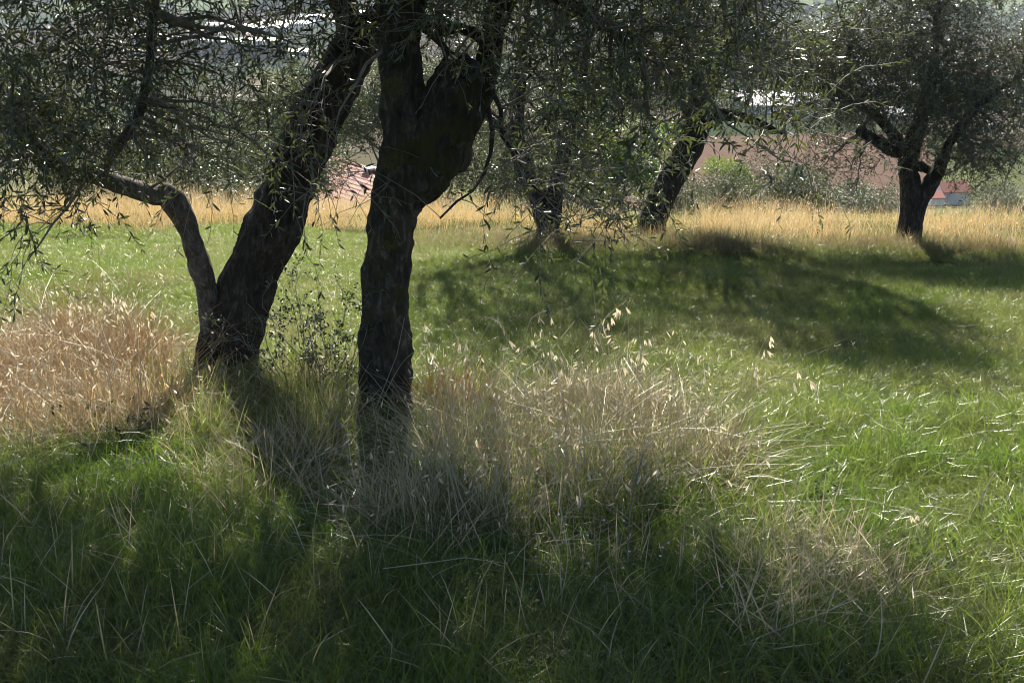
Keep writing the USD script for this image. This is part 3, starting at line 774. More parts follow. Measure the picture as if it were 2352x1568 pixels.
def patch(kind, seed, n, rad):
    """A disc of turf, blades of one material, flat at z = 0."""
    rng = np.random.default_rng(seed)
    r = rad * rng.random(n) ** .6
    a = rng.random(n) * 2 * np.pi
    pos = np.stack([r * np.cos(a), r * np.sin(a), np.zeros(n)], -1)
    lo, hi, lean, wid = kind
    L = rng.uniform(lo, hi, n)
    az = rng.random(n) * 2 * np.pi
    tilt = np.abs(rng.normal(0, lean, n))
    d = np.stack([np.sin(tilt) * np.cos(az), np.sin(tilt) * np.sin(az), np.cos(tilt)], -1)
    az2 = az + rng.normal(0, .5, n)
    bend = np.stack([np.cos(az2), np.sin(az2), -.6 * np.ones(n)], -1) * rng.uniform(.1, .95, (n, 1))
    return strands(pos, d, L, bend, rng.uniform(.6, 1.4, n) * wid, 4, rng=rng)

def instancer(name, protos, pos, which, rz, sc, label, cat, mt, tilt=-8.0):
    path = name_at('/World', name)
    pi = UsdGeom.PointInstancer.Define(stage, path)
    rel = pi.CreatePrototypesRel()
    for i, pm in enumerate(protos):
        g = usdkit.mesh(stage, f'{path}/tuft_{i:03d}', pm, mt, False)
        rel.AddTarget(g.GetPath())
    n = len(pos)
    pi.CreatePositionsAttr(Vt.Vec3fArray.FromNumpy(pos.astype(np.float32)))
    pi.CreateProtoIndicesAttr(Vt.IntArray.FromNumpy(which.astype(np.int32)))
    # rotate about z, then tilt with the slope (about x)
    t = math.radians(tilt) / 2
    qz = np.stack([np.cos(rz / 2), 0 * rz, 0 * rz, np.sin(rz / 2)], -1)
    w, x, y, z = qz.T
    c, s = math.cos(t), math.sin(t)
    q = np.stack([c * w - s * x, c * x + s * w, c * y - s * z, c * z + s * y], -1)
    pi.CreateOrientationsAttr(Vt.QuathArray([Gf.Quath(float(a), float(b), float(cc), float(d)) for a, b, cc, d in q]))
    pi.CreateScalesAttr(Vt.Vec3fArray.FromNumpy(np.asarray(sc, np.float32)))
    tag(pi.GetPrim(), label, cat, kind='stuff')

def scatter(name, label, kind, pts, seed, mt, blades=300, rad=.26, nproto=6, smin=.75, smax=1.25):
    rng = np.random.default_rng(seed)
    n = len(pts)
    s = rng.uniform(smin, smax, n)
    sc = np.stack([np.ones(n), np.ones(n), s], -1)
    instancer(name, [patch(kind, seed * 10 + i, blades, rad) for i in range(nproto)], pts, rng.integers(0, nproto, n), rng.random(n) * 2 * np.pi, sc, label, 'grass', mt)

def bare2(p):
    return meshkit.fbm(np.c_[p[:, :2] * 1.7, np.zeros(len(p))], 3, 79)

# short lit turf over the whole meadow
p = ground_points(12000, .5, 14.8)
u, v = uv_of(p)
bare = meshkit.fbm(np.c_[p[:, :2] * .9, np.zeros(len(p))], 3, 77)
front = in_poly(u, v, FRONT_SHADE)
clump = in_poly(u, v, MID_CLUMP) | in_poly(u, v, LEFT_CLUMP)
nb, fb = belt_edges(p[:, 0])
keep = (p[:, 1] < nb + .2) & (bare < .66) & (~clump | (RNG.random(len(p)) < .10)) & ~front & ~in_poly(u, v, TRUNK_FOOT) & (~in_poly(u, v, BAND) | (RNG.random(len(p)) < .4))
scatter('meadow_grass', 'short sunlit green turf of the olive meadow', (.04, .115, .6, .0015), p[keep], 1, M['grass'], blades=440)
# longer lusher grass in the shade in front, and thinly through the clumps
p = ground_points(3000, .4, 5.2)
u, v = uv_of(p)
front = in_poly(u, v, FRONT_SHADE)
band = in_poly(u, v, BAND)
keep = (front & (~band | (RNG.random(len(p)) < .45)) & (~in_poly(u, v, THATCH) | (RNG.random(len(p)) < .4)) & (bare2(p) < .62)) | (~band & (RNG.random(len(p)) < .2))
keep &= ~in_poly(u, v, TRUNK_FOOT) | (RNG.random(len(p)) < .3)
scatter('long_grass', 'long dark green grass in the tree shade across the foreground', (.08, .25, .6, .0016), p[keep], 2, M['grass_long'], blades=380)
# separate taller tufts that break the even turf
p = ground_points(2100, 1.5, 14.2)
u, v = uv_of(p)
nb, fb = belt_edges(p[:, 0])
keep = (p[:, 1] < nb) & (meshkit.fbm(np.c_[p[:, :2] * .7, np.zeros(len(p))], 3, 78) > .47)
scatter('grass_tufts', 'taller green tufts standing out of the turf', (.07, .17, .5, .0017), p[keep], 4, M['grass_long'], blades=75, rad=.10)
# thin dry litter among the turf
p = ground_points(4000, .8, 14.6)
bare = meshkit.fbm(np.c_[p[:, :2] * .9, np.zeros(len(p))], 3, 77)
keep = RNG.random(len(p)) < np.clip((bare - .47) * 4, .05, 1)
scatter('dead_grass', 'thin dry blades scattered through the green turf', (.03, .11, .95, .0010), p[keep], 3, M['dead'], blades=90)

def straw_mesh(pos, rng, L, lean, width, bendk=.7, droop=.6, seg=5, round_=True, az=None, azs=9):
    n = len(pos)
    if az is None:
        a = rng.random(n) * 2 * np.pi
    else:
        a = az + rng.normal(0, azs, n)
    tilt = np.abs(rng.normal(0, lean, n))
    d = np.stack([np.sin(tilt) * np.cos(a), np.sin(tilt) * np.sin(a), np.cos(tilt)], -1)
    a2 = a + rng.normal(0, .7, n)
    bend = np.stack([np.cos(a2), np.sin(a2), -droop * np.ones(n)], -1) * (rng.random((n, 1)) ** 1.4) * bendk
    return strands(pos, d, L, bend, width, seg, round_, rng=rng, taper=.35), (pos + L[:, None] * (d + bend), norm(d + 2 * bend))

def husks(tips, dirs, rng, n, spread=.10, size=(.022, .042)):
    """Dry oat husks hanging near the tips of the straws."""
    k = rng.integers(0, len(tips), n)
    p = tips[k] - dirs[k] * rng.uniform(0, .16, (n, 1)) + rng.normal(size=(n, 3)) * np.array([.025, .025, .01])
    d = norm(np.array([0, 0, -1.0]) + rng.normal(size=(n, 3)) * .55 + dirs[k] * .3)
    L = rng.uniform(*size, n)
    return leaves(p, d, norm(rng.normal(size=(n, 3))), L, L * rng.uniform(.09, .14, n), 1, rng.uniform(-.1, .1, n))

def zone_points(poly, n, y0, y1, rng):
    out = []
    while sum(map(len, out)) < n:
        q = ground_points(6000, y0, y1, 1.35)
        u, v = uv_of(q)
        k = in_poly(u, v, poly) & (~in_poly(u, v, TRUNK_FOOT) | (rng.random(len(q)) < .08)) & (~in_poly(u, v, TRUNK_FOOT_A) | (rng.random(len(q)) < .2))
        q = q[k]
        out.append(q[rng.random(len(q)) < np.clip((meshkit.fbm(np.c_[q[:, :2] * 2.6, np.zeros(len(q))], 3, 59) - .33) * 4.5, .12, 1)])
    return np.vstack(out)[:n]

def clump_thing(name, label, poly, y0, y1, n, Lr, lean, m_st, seed, nblade, nhusk, rad=.0011, husk_m='oat', round_=True):
    rng = np.random.default_rng(seed)
    p = zone_points(poly, n, y0, y1, rng)
    p[:, 2] -= .01
    (sv, sf), (tips, dirs) = straw_mesh(p, rng, rng.uniform(*Lr, n) * (.55 + .45 * rng.random(n)) * (.5 + .95 * meshkit.fbm(np.c_[p[:, :2] * 2.1, np.zeros(n)], 3, 61)), lean, rng.uniform(.6, 1.2, n) * rad)
    loc = p.mean(0)
    t = name_at('/World', name)
    x = UsdGeom.Xform.Define(stage, t)
    x.AddTranslateOp().Set(Gf.Vec3d(*map(float, loc)))
    ORIGIN[t] = loc
    tag(x.GetPrim(), label, 'grass', kind='stuff')
    put(t, 'straws', (sv, sf), m_st, kind='stuff')
    if nblade:
        q = zone_points(poly, nblade, y0, y1, rng)
        (bv, bf), _ = straw_mesh(q, rng, rng.uniform(.1, .38, nblade), lean * 1.25, rng.uniform(.5, 1.2, nblade) * .0025, 1.2, .9, 5, False)
        put(t, 'dry_blades', (bv, bf), m_st, kind='stuff')
    if nhusk:
        put(t, 'husks', husks(tips, dirs, rng, nhusk), M[husk_m], kind='stuff')
    return t

clump_thing('golden_grass', 'lit golden dry grass clump left of the leaning trunk', LEFT_CLUMP, 4.2, 8.2, 4200, (.35, .78), .75, M['straw_orange'], 51, 7500, 700)
clump_thing('bleached_grass', 'pale straw coloured oats standing among the golden clump', LEFT_CLUMP, 4.2, 8.2, 1500, (.4, .9), .85, M['straw_pale'], 55, 3500, 1300)
clump_thing('pale_oat_grass', 'pale dry wild oat clump in front of the forked trunk', MID_CLUMP, 3.2, 6.2, 4600, (.2, .62), 1.0, M['straw'], 52, 13000, 900, rad=.0017)
clump_thing('standing_oats', 'thin upright oat straws rising above the pale clump', MID_CLUMP, 3.2, 6.2, 420, (.45, .75), .45, M['straw_pale'], 56, 0, 600, rad=.0014)
clump_thing('leaning_straw', 'long bleached straws leaning and crossing over the pale clump', MID_CLUMP, 3.2, 6.2, 520, (.35, .8), 1.15, M['straw_pale'], 65, 0, 120, rad=.0017)
GOLD_TUFT = [(948, 955), (1050, 930), (1140, 965), (1080, 1010), (960, 1005)]
clump_thing('golden_grass', 'small lit golden straw tuft close right of the forked trunk', GOLD_TUFT, 4.3, 6.0, 650, (.25, .6), .6, M['straw_orange'], 66, 700, 160, rad=.0014)
clump_thing('mixed_grass', 'tangled brown and green grass round the two near trunks', TRUNK_ZONE, 4.4, 6.6, 1500, (.1, .34), .8, M['straw'], 53, 6500, 160)
FRONT_BAND = [(560, 1040), (830, 1100), (960, 1100), (1000, 1240), (880, 1260), (640, 1150)]
clump_thing('dry_undergrowth', 'low tangled dry grass joining the clumps at the foot of the near trees', BAND, 3.0, 8.2, 6000, (.14, .52), 1.05, M['straw'], 58, 16000, 700, rad=.0015)
clump_thing('tangled_straw', 'bent pale straws tangled in front of the forked trunk', FRONT_BAND, 3.2, 5.4, 800, (.12, .34), 1.1, M['straw'], 60, 2600, 160, rad=.0017)
rngz = np.random.default_rng(54)
q = zone_points(TRUNK_ZONE, 120, 4.4, 6.6, rngz)
q2 = zone_points(MID_CLUMP, 170, 3.2, 6.2, rngz)
scatter('green_shoots', 'green blades growing up through the dry clumps', (.12, .34, .4, .0022), np.vstack([q, q2]), 5, M['grass_long'], blades=110)

def loose_straw():
    """Broken straws lying criss-cross in the grass of the foreground."""
    rng = np.random.default_rng(57)
    p = ground_points(5200, 1.2, 6.5)
    u, v = uv_of(p)
    w = .025 + .975 * np.exp(-(((u - 1250) / 520) ** 2 + ((v - 1180) / 190) ** 2))
    p = p[rng.random(len(p)) < w]
    n = len(p)
    p[:, 2] += rng.uniform(.02, .10, n)
    a = rng.random(n) * 2 * np.pi
    d = np.stack([np.cos(a), np.sin(a), rng.normal(0, .13, n)], -1)
    bend = np.stack([-np.sin(a), np.cos(a), -.3 * np.ones(n)], -1) * rng.normal(0, .12, (n, 1))
    t = name_at('/World', 'loose_straw')
    xf = UsdGeom.Xform.Define(stage, t)
    ORIGIN[t] = np.zeros(3)
    tag(xf.GetPrim(), 'broken pale straws lying criss cross in the foreground grass', 'straw', kind='stuff')
    put(t, 'straws', strands(p, d, rng.uniform(.05, .42, n) * (.5 + .5 * rng.random(n)), bend, rng.uniform(.5, 1.2, n) * .0010, 4, True, rng=rng, taper=.5), M['straw_pale'], kind='stuff')
loose_straw()

clump_thing('dead_thatch', 'flattened dead straw on a worn patch of the turf near the lower right', THATCH, 2.2, 4.0, 900, (.06, .3), 1.35, M['straw'], 67, 2600, 40)
FRONT_ALL = [(-300, 1080), (600, 1150), (900, 1290), (1300, 1330), (1800, 1300), (2050, 1480), (2100, 1640), (-300, 1640)]
clump_thing('dead_blades', 'withered blades and thin straws mixed into the shaded front grass', FRONT_ALL, 1.8, 4.4, 240, (.06, .26), 1.25, M['straw'], 68, 4200, 20, rad=.0009)

def belt(name, label, n, seed, m_st, Lr, lean=.22, nh=0, wid=.0017):
    rng = np.random.default_rng(seed)
    x = rng.uniform(-11, 11, n)
    a, b = belt_edges(x)
    wob = 2.8 * (meshkit.fbm(np.c_[x * 1.3, np.zeros((n, 2))], 4, 12) - .5)
    y = a + wob + (b - a) * rng.random(n) ** 1.1
    p = np.stack([x, y, G(x, y) - .01], -1)
    p = p[rng.random(n) < np.clip((meshkit.fbm(np.c_[p[:, 0] * 1.1, p[:, 1] * 1.6, np.zeros(n)], 3, 14) - .36) * 5, .08, 1)]
    foot = np.min([np.hypot(p[:, 0] - mx, (p[:, 1] - my) * 1.2) / r for mx, my, r in FEET], axis=0)
    p = p[rng.random(len(p)) < np.clip((foot - .35) * 1.6, 0, 1)]
    n = len(p)
    hgt = (.8 + .25 * np.clip((2.0 - p[:, 0]) / 3, 0, 1)) * (.12 + 1.1 * meshkit.fbm(np.c_[p[:, :2] * .8, np.zeros(n)], 3, 13) + .7 * meshkit.noise(np.c_[p[:, :2] * 2.4, np.zeros(n)], 15))
    (sv, sf), (tips, dirs) = straw_mesh(p, rng, rng.uniform(*Lr, n) * hgt, lean, rng.uniform(.6, 1.3, n) * wid, .5, .6, 4, False)
    t = name_at('/World', name)
    xf = UsdGeom.Xform.Define(stage, t)
    xf.AddTranslateOp().Set(Gf.Vec3d(*map(float, p.mean(0))))
    ORIGIN[t] = p.mean(0)
    tag(xf.GetPrim(), label, 'grass', kind='stuff')
    put(t, 'straws', (sv, sf), m_st, kind='stuff')
    if nh:
        put(t, 'husks', husks(tips, dirs, rng, nh), M['oat'], kind='stuff')
belt('tall_dry_grass', 'band of tall golden dry grass along the far edge of the meadow', 60000, 61, M['straw_orange'], (.14, .50), lean=.42, nh=6000)
belt('seeding_grass', 'paler seed stalks standing thinly through the golden band', 11500, 62, M['straw'], (.2, .72), lean=.34, nh=3000)
belt('green_undergrowth', 'green and grey weeds growing through the golden band', 5400, 64, M['grass_long'], (.1, .36), lean=.5)

# rough grey-brown grass on the mounds round the three further trunks
def mounds():
    rng = np.random.default_rng(63)
    P = []
    for cx, cy, sx, sy, n in ((.35, 12.0, .8, .45, 3400), (1.2, 12.1, .7, .45, 2400), (2.3, 11.5, .62, .42, 5200), (4.0, 11.8, .6, .35, 3000), (5.1, 11.8, .75, .35, 4200), (-.6, 12.4, .7, .5, 2400)):
        x, y = cx + rng.normal(0, sx * .8, n), cy + rng.normal(0, sy * .8, n)
        P.append(np.stack([x, y, G(x, y) - .01], -1))
    p = np.vstack(P)
    n = len(p)
    (sv, sf), (tips, dirs) = straw_mesh(p, rng, rng.uniform(.12, .38, n), .6, rng.uniform(.6, 1.3, n) * .0016, .9, .8, 4, False)
    t = name_at('/World', 'mound_grass')
    xf = UsdGeom.Xform.Define(stage, t)
    xf.AddTranslateOp().Set(Gf.Vec3d(*map(float, p.mean(0))))
    ORIGIN[t] = p.mean(0)
    tag(xf.GetPrim(), 'rough grey brown grass on the mounds below the further olives', 'grass', kind='stuff')
    put(t, 'dry_blades', (sv, sf), M['tussock'], kind='stuff')
    k = rng.random(n) < .5
    (sv, sf), _ = straw_mesh(p[k] + rng.normal(size=(k.sum(), 3)) * [.2, .2, 0], rng, rng.uniform(.10, .22, k.sum()), .5, rng.uniform(.6, 1.3, k.sum()) * .002, .9, .8, 4, False)
    put(t, 'green_blades', (sv, sf), M['grass_long'], kind='stuff')
mounds()

# ------------------------------------------------------------------ single oat stalks and straws
def oat(u0, v0, path_uv, y, heads, label, group='wild oat stalks above the pale clump', seed=0, size=.050):
    """One dry oat stalk: the stem bends through photo points at one depth; husks hang in a one-sided spray."""
    rng = np.random.default_rng(900 + seed)
    base = ground(u0, v0)
    y = base[1]
    pts = [base] + [at(a, b, y + .03 * k) for k, (a, b) in enumerate(path_uv)]
    pth = spline(np.array(pts), 22)
    t = thing('oat_stalk', label, 'dry grass', base, group)
    put(t, 'stem', tube(pth, np.linspace(.0022, .0009, len(pth)), 5), M['straw_pale'], smooth=True)
    for k in range(heads):
        s = .62 + .38 * (k + .5) / heads
        f = s * (len(pth) - 1)
        i = min(int(f), len(pth) - 2)
        p0 = pth[i] + (pth[i + 1] - pth[i]) * (f - i)
        out = norm(np.array([rng.uniform(-.3, 1), rng.normal() * .5, rng.uniform(-.6, .15)]))
        p1 = p0 + out * rng.uniform(.015, .05)
        m = MB()
        hang = norm(out * .5 + np.array([rng.normal() * .15, rng.normal() * .15, -.8]))
        m.add(*tube(np.array([p0, (p0 + p1) / 2 + [0, 0, .006], p1]), .0004, 3))
        L = size * rng.uniform(.8, 1.1)
        nv = norm(rng.normal(size=3))
        sd = norm(np.cross(hang, nv))
        for sgn in (-1, 1):
            m.add(*leaves(p1[None], (hang + sgn * sd * .16)[None], nv[None] + 0, np.array([L]), np.array([L * .095]), 2, np.array([.05 * sgn])))
        put(t, 'husk', m, M['oat'])
    return t

G1 = 'wild oat stalks above the pale clump'
oat(1000, 960, [(985, 860), (975, 790), (962, 735)], 0, 7, 'golden oat stalk close right of the forked trunk', seed=1)
oat(1120, 970, [(1140, 850), (1165, 780), (1140, 735), (1112, 728)], 0, 7, 'oat stalk arching left with white hanging husks', seed=2)
oat(1160, 980, [(1185, 870), (1205, 780), (1222, 730), (1262, 712)], 0, 8, 'oat stalk with a bare whip tip pointing right', seed=3)
oat(1090, 970, [(1080, 880), (1062, 800), (1040, 760)], 0, 6, 'low oat stalk bending left between taller oats', seed=4)
oat(1300, 990, [(1322, 870), (1352, 790), (1382, 740), (1440, 690)], 0, 13, 'longest oat stalk leaning right with a wide spray of husks', seed=5)
oat(1390, 980, [(1392, 870), (1372, 740), (1360, 640)], 0, 0, 'tall bare straw crossing the wide oat spray', seed=6)
oat(1300, 990, [(1300, 890), (1280, 820), (1262, 790)], 0, 6, 'short oat stalk curving left below the wide spray', seed=7)
oat(1400, 990, [(1402, 880), (1425, 815), (1460, 775)], 0, 8, 'oat stalk arching right with five bright husks', seed=8)
oat(1450, 1000, [(1458, 900), (1470, 820), (1482, 755)], 0, 8, 'upright oat stalk with white husks at its tip', seed=9)
oat(1560, 990, [(1600, 880), (1640, 820), (1652, 790)], 0, 4, 'slim oat stalk with closed husks leaning right', seed=10)
oat(1700, 990, [(1715, 900), (1740, 820), (1765, 768)], 0, 8, 'lone oat stalk on the lit turf with open husks', seed=11)
oat(1690, 1010, [(1730, 900), (1790, 868), (1850, 872), (1888, 888)], 0, 9, 'lone oat stalk drooping right in a low arc', seed=12)
oat(1230, 985, [(1232, 900), (1222, 840), (1205, 805)], 0, 6, 'oat stalk with crowded husks low in the middle', seed=13)
oat(232, 870, [(238, 730), (228, 600), (222, 510), (205, 500)], 0, 3, 'very tall thin oat stalk standing over the golden clump', 'oats at the golden clump', seed=14)
oat(300, 860, [(290, 760), (262, 690), (210, 680)], 0, 9, 'oat stalk bowing left over the golden clump', 'oats at the golden clump', seed=15)
oat(120, 880, [(130, 790), (150, 720), (180, 690)], 0, 9, 'oat stalk leaning right out of the golden clump', 'oats at the golden clump', seed=16)
oat(350, 880, [(342, 780), (335, 720), (320, 690)], 0, 6, 'short oat stalk beside the bare limb', 'oats at the golden clump', seed=17)
oat(2020, 1270, [(2055, 1190), (2080, 1175), (2110, 1190)], 0, 6, 'grey oat stalk drooping over the bright turf at the lower right', 'oats on the right turf', seed=18, size=.045)

def stalk(pts_uv, label, w=.0022, lift=(.02, .25), m='straw_pale', group='loose dry straws'):
    """A fallen or leaning straw: ends at photo points, given heights above the ground."""
    P = []
    n = len(pts_uv)
    for k, (a, b) in enumerate(pts_uv):
        h = lift[0] + (lift[1] - lift[0]) * k / (n - 1)
        d = ray(a, b)
        g = ground(a, b)
        lo, hi = 1.0, g[1]
        y = g[1]
        for yy in np.linspace(hi, lo, 400):
            q = CAM + d * (yy / d[1])
            if q[2] - float(G(q[0], q[1])) >= h:
                y = yy
                break
        P.append(CAM + d * (y / d[1]))
    P = spline(np.array(P), 14)
    rk = np.random.default_rng(int(pts_uv[0][0] * 7 + pts_uv[0][1]))
    L = np.linalg.norm(P[-1] - P[0])
    s_ = np.linspace(0, 1, 14)[:, None]
    P = P + np.sin(np.pi * s_) * rk.normal(size=3) * L * .035 + np.maximum(0, s_ - .62) * rk.normal(size=3) * L * .16
    w *= .8
    t = thing('dry_stalk', label, 'straw', P[0], group)
    put(t, 'stem', tube(P, np.linspace(w, w * .6, len(P)), 5), M[m], smooth=True)
    for k in (4, 9):
        put(t, 'node', tube(P[k:k + 2] * .5 + P[k] * .5, w * 1.3, 5), M[m])
    return t

stalk([(2215, 1215), (2250, 1155), (2282, 1098)], 'thick white straw slanting up at the right edge', .0045, (.02, .22))
stalk([(2250, 1235), (2252, 1180), (2262, 1120)], 'thin white straw crossing the thick one at the right edge', .0025, (.02, .2))
stalk([(2248, 978), (2250, 930), (2252, 882)], 'upright white straw with a snapped top on the right turf', .0035, (.01, .3))
stalk([(2206, 975), (2196, 920), (2178, 880), (2162, 868)], 'white straw hooked over to the left on the right turf', .0022, (.01, .3))
stalk([(2205, 960), (2192, 880), (2178, 805)], 'thin straw tipped by a white bud on the right turf', .0016, (.01, .35))
stalk([(2120, 708), (2160, 695), (2236, 682)], 'white straw lying at the end of the tree shadow', .003, (.02, .1))
stalk([(2130, 722), (2180, 738), (2244, 754)], 'second white straw lying below the first near the shadow', .003, (.02, .1))
stalk([(1845, 1295), (1990, 1235), (2010, 1230)], 'pale straw lying across the turf below the drooping oat', .002, (.05, .08))
stalk([(1705, 1480), (1850, 1415), (1990, 1385)], 'long grey straw reaching up right near the lower edge', .0024, (.08, .22))
stalk([(1990, 1560), (2005, 1470), (2022, 1375)], 'upright grey straw near the lower edge', .0028, (.05, .3))
stalk([(1050, 1430), (1100, 1350), (1150, 1285)], 'pale straw slanting up out of the dark foreground grass', .002, (.05, .2))
stalk([(880, 1305), (1000, 1290), (1190, 1262)], 'long pale straw bridging the lower edge of the oat clump', .0017, (.18, .2))
stalk([(1060, 1298), (1250, 1320), (1300, 1320)], 'straw lying flat below the oat clump', .0016, (.1, .12))
stalk([(1680, 1255), (1640, 1160), (1570, 1030)], 'straw leaning left at the right end of the oat clump', .002, (.03, .25))
stalk([(1780, 1190), (1740, 1080), (1690, 1010)], 'straw leaning left on the turf beside the oat clump', .0018, (.03, .22))
stalk([(1290, 1440), (1285, 1300), (1270, 1180)], 'bundle of upright grey straws in the middle foreground', .003, (.03, .42))
stalk([(1275, 1420), (1290, 1290), (1300, 1120)], 'tall upright grey straw in the middle foreground', .0022, (.03, .45))
stalk([(1155, 1250), (1160, 1120), (1165, 960)], 'tall straight straw standing in the oat clump', .0024, (.03, .5))
stalk([(560, 1440), (538, 1500), (552, 1560)], 'thin straw in the dark grass at the lower left', .0014, (.02, .05))
stalk([(200, 1090), (340, 1050), (470, 1000), (560, 985)], 'long pale straw running up to the leaning trunk', .002, (.2, .35))
stalk([(285, 1100), (288, 1040), (290, 960)], 'upright pale straw in front of the golden clump', .002, (.05, .3))
stalk([(115, 1100), (195, 1050), (200, 1000)], 'kinked pale straw in front of the golden clump', .002, (.05, .25))
stalk([(560, 1140), (720, 1060), (830, 1020)], 'pale straw pointing up towards the forked trunk', .0018, (.1, .3))
stalk([(840, 990), (900, 860), (950, 720)], 'long arching straw in front of the forked trunk foot', .0014, (.05, .6))
stalk([(845, 1000), (920, 870), (990, 835)], 'second arching straw in front of the forked trunk foot', .0014, (.05, .5))

# brown dock stem, yellow flower, twiggy shrub, low clover
def flower():
    base = ground(1958, 985)
    top = at(1958, 950, base[1])
    t = thing('yellow_flower', 'small yellow flower alone on the bright turf at right', 'flower', base)
    put(t, 'stem', tube(spline(np.array([base, (base + top) / 2 + [.01, 0, 0], top]), 6), .0015, 5), M['herb'], smooth=True)
    n = 12
    a = np.arange(n) / n * 2 * np.pi
    d = np.stack([np.cos(a), np.sin(a) * .8 - .2, .45 + 0 * a], -1)
    ym = foliage('yellow_petal', (.75, .55, .02), (.7, .5, .02), (.8, .6, .03), .3, .5, .3, .1, .01)
    for k in range(n):
        put(t, 'petal', leaves(top[None], d[k:k + 1], np.array([[0, 0, 1.0]]), np.array([.017]), np.array([.0045]), 1), ym)
    put(t, 'flower_head', trimesh.creation.icosphere(1, .005).apply_translation(top), ym)
flower()

def dock():
    base = ground(1440, 1360)
    rng = np.random.default_rng(8)
    top = at(1478, 1040, base[1] + .05)
    t = thing('dock_stem', 'dark brown dead weed stem standing in the front grass', 'weed', base)
    pth = spline(np.array([base, base * .5 + top * .5 + [-.02, 0, 0], top]), 14)
    put(t, 'stem', tube(pth, np.linspace(.004, .0015, 14), 6), M['twig'], smooth=True)
    for k in range(5, 14, 2):
        e = pth[k] + [rng.normal() * .05, rng.normal() * .03, .05]
        put(t, 'side_shoot', tube(np.array([pth[k], (pth[k] + e) / 2 + [0, 0, -.005], e]), .001, 4), M['twig'])
dock()

def shrub(name, label, cat, base, h, w, stems, seed, m_leaf, leaf_len, nleaf, stem_r=.003, wide=.2, detail=1, group=None):
    rng = np.random.default_rng(seed)
    t = thing(name, label, cat, base, group)
    S, pos, dirs = MB(), [], []
    for k in range(stems):
        top = base + np.array([rng.normal() * w * .5, rng.normal() * w * .5, h * rng.uniform(.6, 1.0)])
        pth = grow_path(base + np.array([rng.normal() * w * .08, rng.normal() * w * .08, -.02]), top, 12, rng, .02, .02)
        S.add(*tube(pth, np.linspace(stem_r, stem_r * .35, 12), 4))
        for j in range(5):
            i = rng.integers(3, 11)
            e = pth[i] + norm(rng.normal(size=3) + np.array([0, 0, .5])) * h * rng.uniform(.12, .3)
            q = grow_path(pth[i], e, 6, rng, .05, .03)
            S.add(*tube(q, np.linspace(stem_r * .5, stem_r * .2, 6), 3))
            m_ = max(1, nleaf // (stems * 5))
            s = rng.random(m_)
            pos.append(q[0] + (q[-1] - q[0]) * s[:, None] + rng.normal(size=(m_, 3)) * .008)
            dirs.append(norm(rng.normal(size=(m_, 3)) + np.array([0, 0, .3])))
    put(t, 'stems', S, M['twig'], kind='stuff')
    pos, dirs = np.vstack(pos), np.vstack(dirs)
    n = len(pos)
    L = rng.uniform(.6, 1.2, n) * leaf_len
    put(t, 'foliage', leaves(pos, dirs, norm(rng.normal(size=(n, 3)) + np.array([0, 0, 1])), L, L * wide, detail), m_leaf, kind='stuff')
    return t
shrub('twiggy_shrub', 'grey thorny dead looking shrub growing between the two near trunks', 'shrub', ground(735, 935), .78, .6, 24, 71, M['leaf_dark'], .018, 2600, .0030, .28)
shrub('weed', 'dark leafy weed beside the foot of the forked trunk', 'weed', ground(990, 975), .22, .3, 8, 72, M['leaf_dark'], .02, 260, .002, .3)
shrub('weed', 'bright green sprig low between the two near trunks', 'weed', ground(730, 1060), .12, .12, 5, 73, M['herb'], .02, 60, .0015, .35)
shrub('weed', 'dark drooping weed in front of the golden clump', 'weed', ground(330, 1040), .25, .4, 8, 74, M['leaf_dark'], .035, 120, .002, .2)

wr = np.random.default_rng(83)
WEEDS = [(180, 1250, 'herb', 'left of the dark front grass'), (520, 1330, 'herb', 'in the dappled grass at the lower left'), (90, 1470, 'herb', 'in the lower left corner'), (760, 1480, 'herb', 'at the lower edge left of the middle'),
         (1010, 1420, 'herb', 'below the pale clump'), (1480, 1340, 'leaf_dark', 'beside the dark brown dead stem'), (1640, 1440, 'herb', 'left of the flattened straw'), (1850, 1180, 'leaf_dark', 'on the lit turf right of the pale clump'),
         (2150, 1330, 'herb', 'on the lit turf at the lower right'), (1620, 1250, 'leaf_dark', 'at the right end of the pale clump'), (1260, 1490, 'herb', 'at the lower edge in the middle'), (330, 1150, 'leaf_dark', 'in the shade below the golden clump')]
for k, (u, v, mk, where) in enumerate(WEEDS):
    shrub('weed', 'small leafy weed ' + where, 'weed', ground(u, v), wr.uniform(.08, .16), wr.uniform(.14, .24), 8, 400 + k, M[mk], wr.uniform(.013, .024), 200, .0012, wr.uniform(.24, .36))

def pale_flowers():
    rng = np.random.default_rng(84)
    p = zone_points([(1330, 1080), (1700, 1080), (1800, 1420), (1500, 1500), (1250, 1300)], 46, 2.4, 4.6, rng)
    p = p + np.c_[np.zeros((46, 2)), rng.uniform(.12, .26, 46)]
    t = name_at('/World', 'pale_flowers')
    xf = UsdGeom.Xform.Define(stage, t)
    ORIGIN[t] = np.zeros(3)
    tag(xf.GetPrim(), 'tiny pale blue flowers dotted through the shaded grass', 'flower', kind='stuff')
    pos, d = [], []
    for k in range(5):
        a = k * 1.2566 + rng.random(46)
        pos.append(p)
        d.append(np.stack([np.cos(a), np.sin(a) - .5, .6 + 0 * a], -1))
    pos, d = np.vstack(pos), np.vstack(d)
    n = len(pos)
    put(t, 'petals', leaves(pos, d, np.tile([0, -.5, 1.0], (n, 1)), np.full(n, .0055), np.full(n, .0022), 0), foliage('pale_petal', (.5, .52, .75), (.45, .47, .7), (.5, .5, .75), .3, .6, .2, .1, .01), kind='stuff')
    q = p - np.c_[np.zeros((46, 2)), np.full(46, .2)]
    put(t, 'stalks', strands(q, p - q, np.full(46, .2), np.zeros_like(q), np.full(46, .0008), 2, True, rng=rng), M['herb'], kind='stuff')
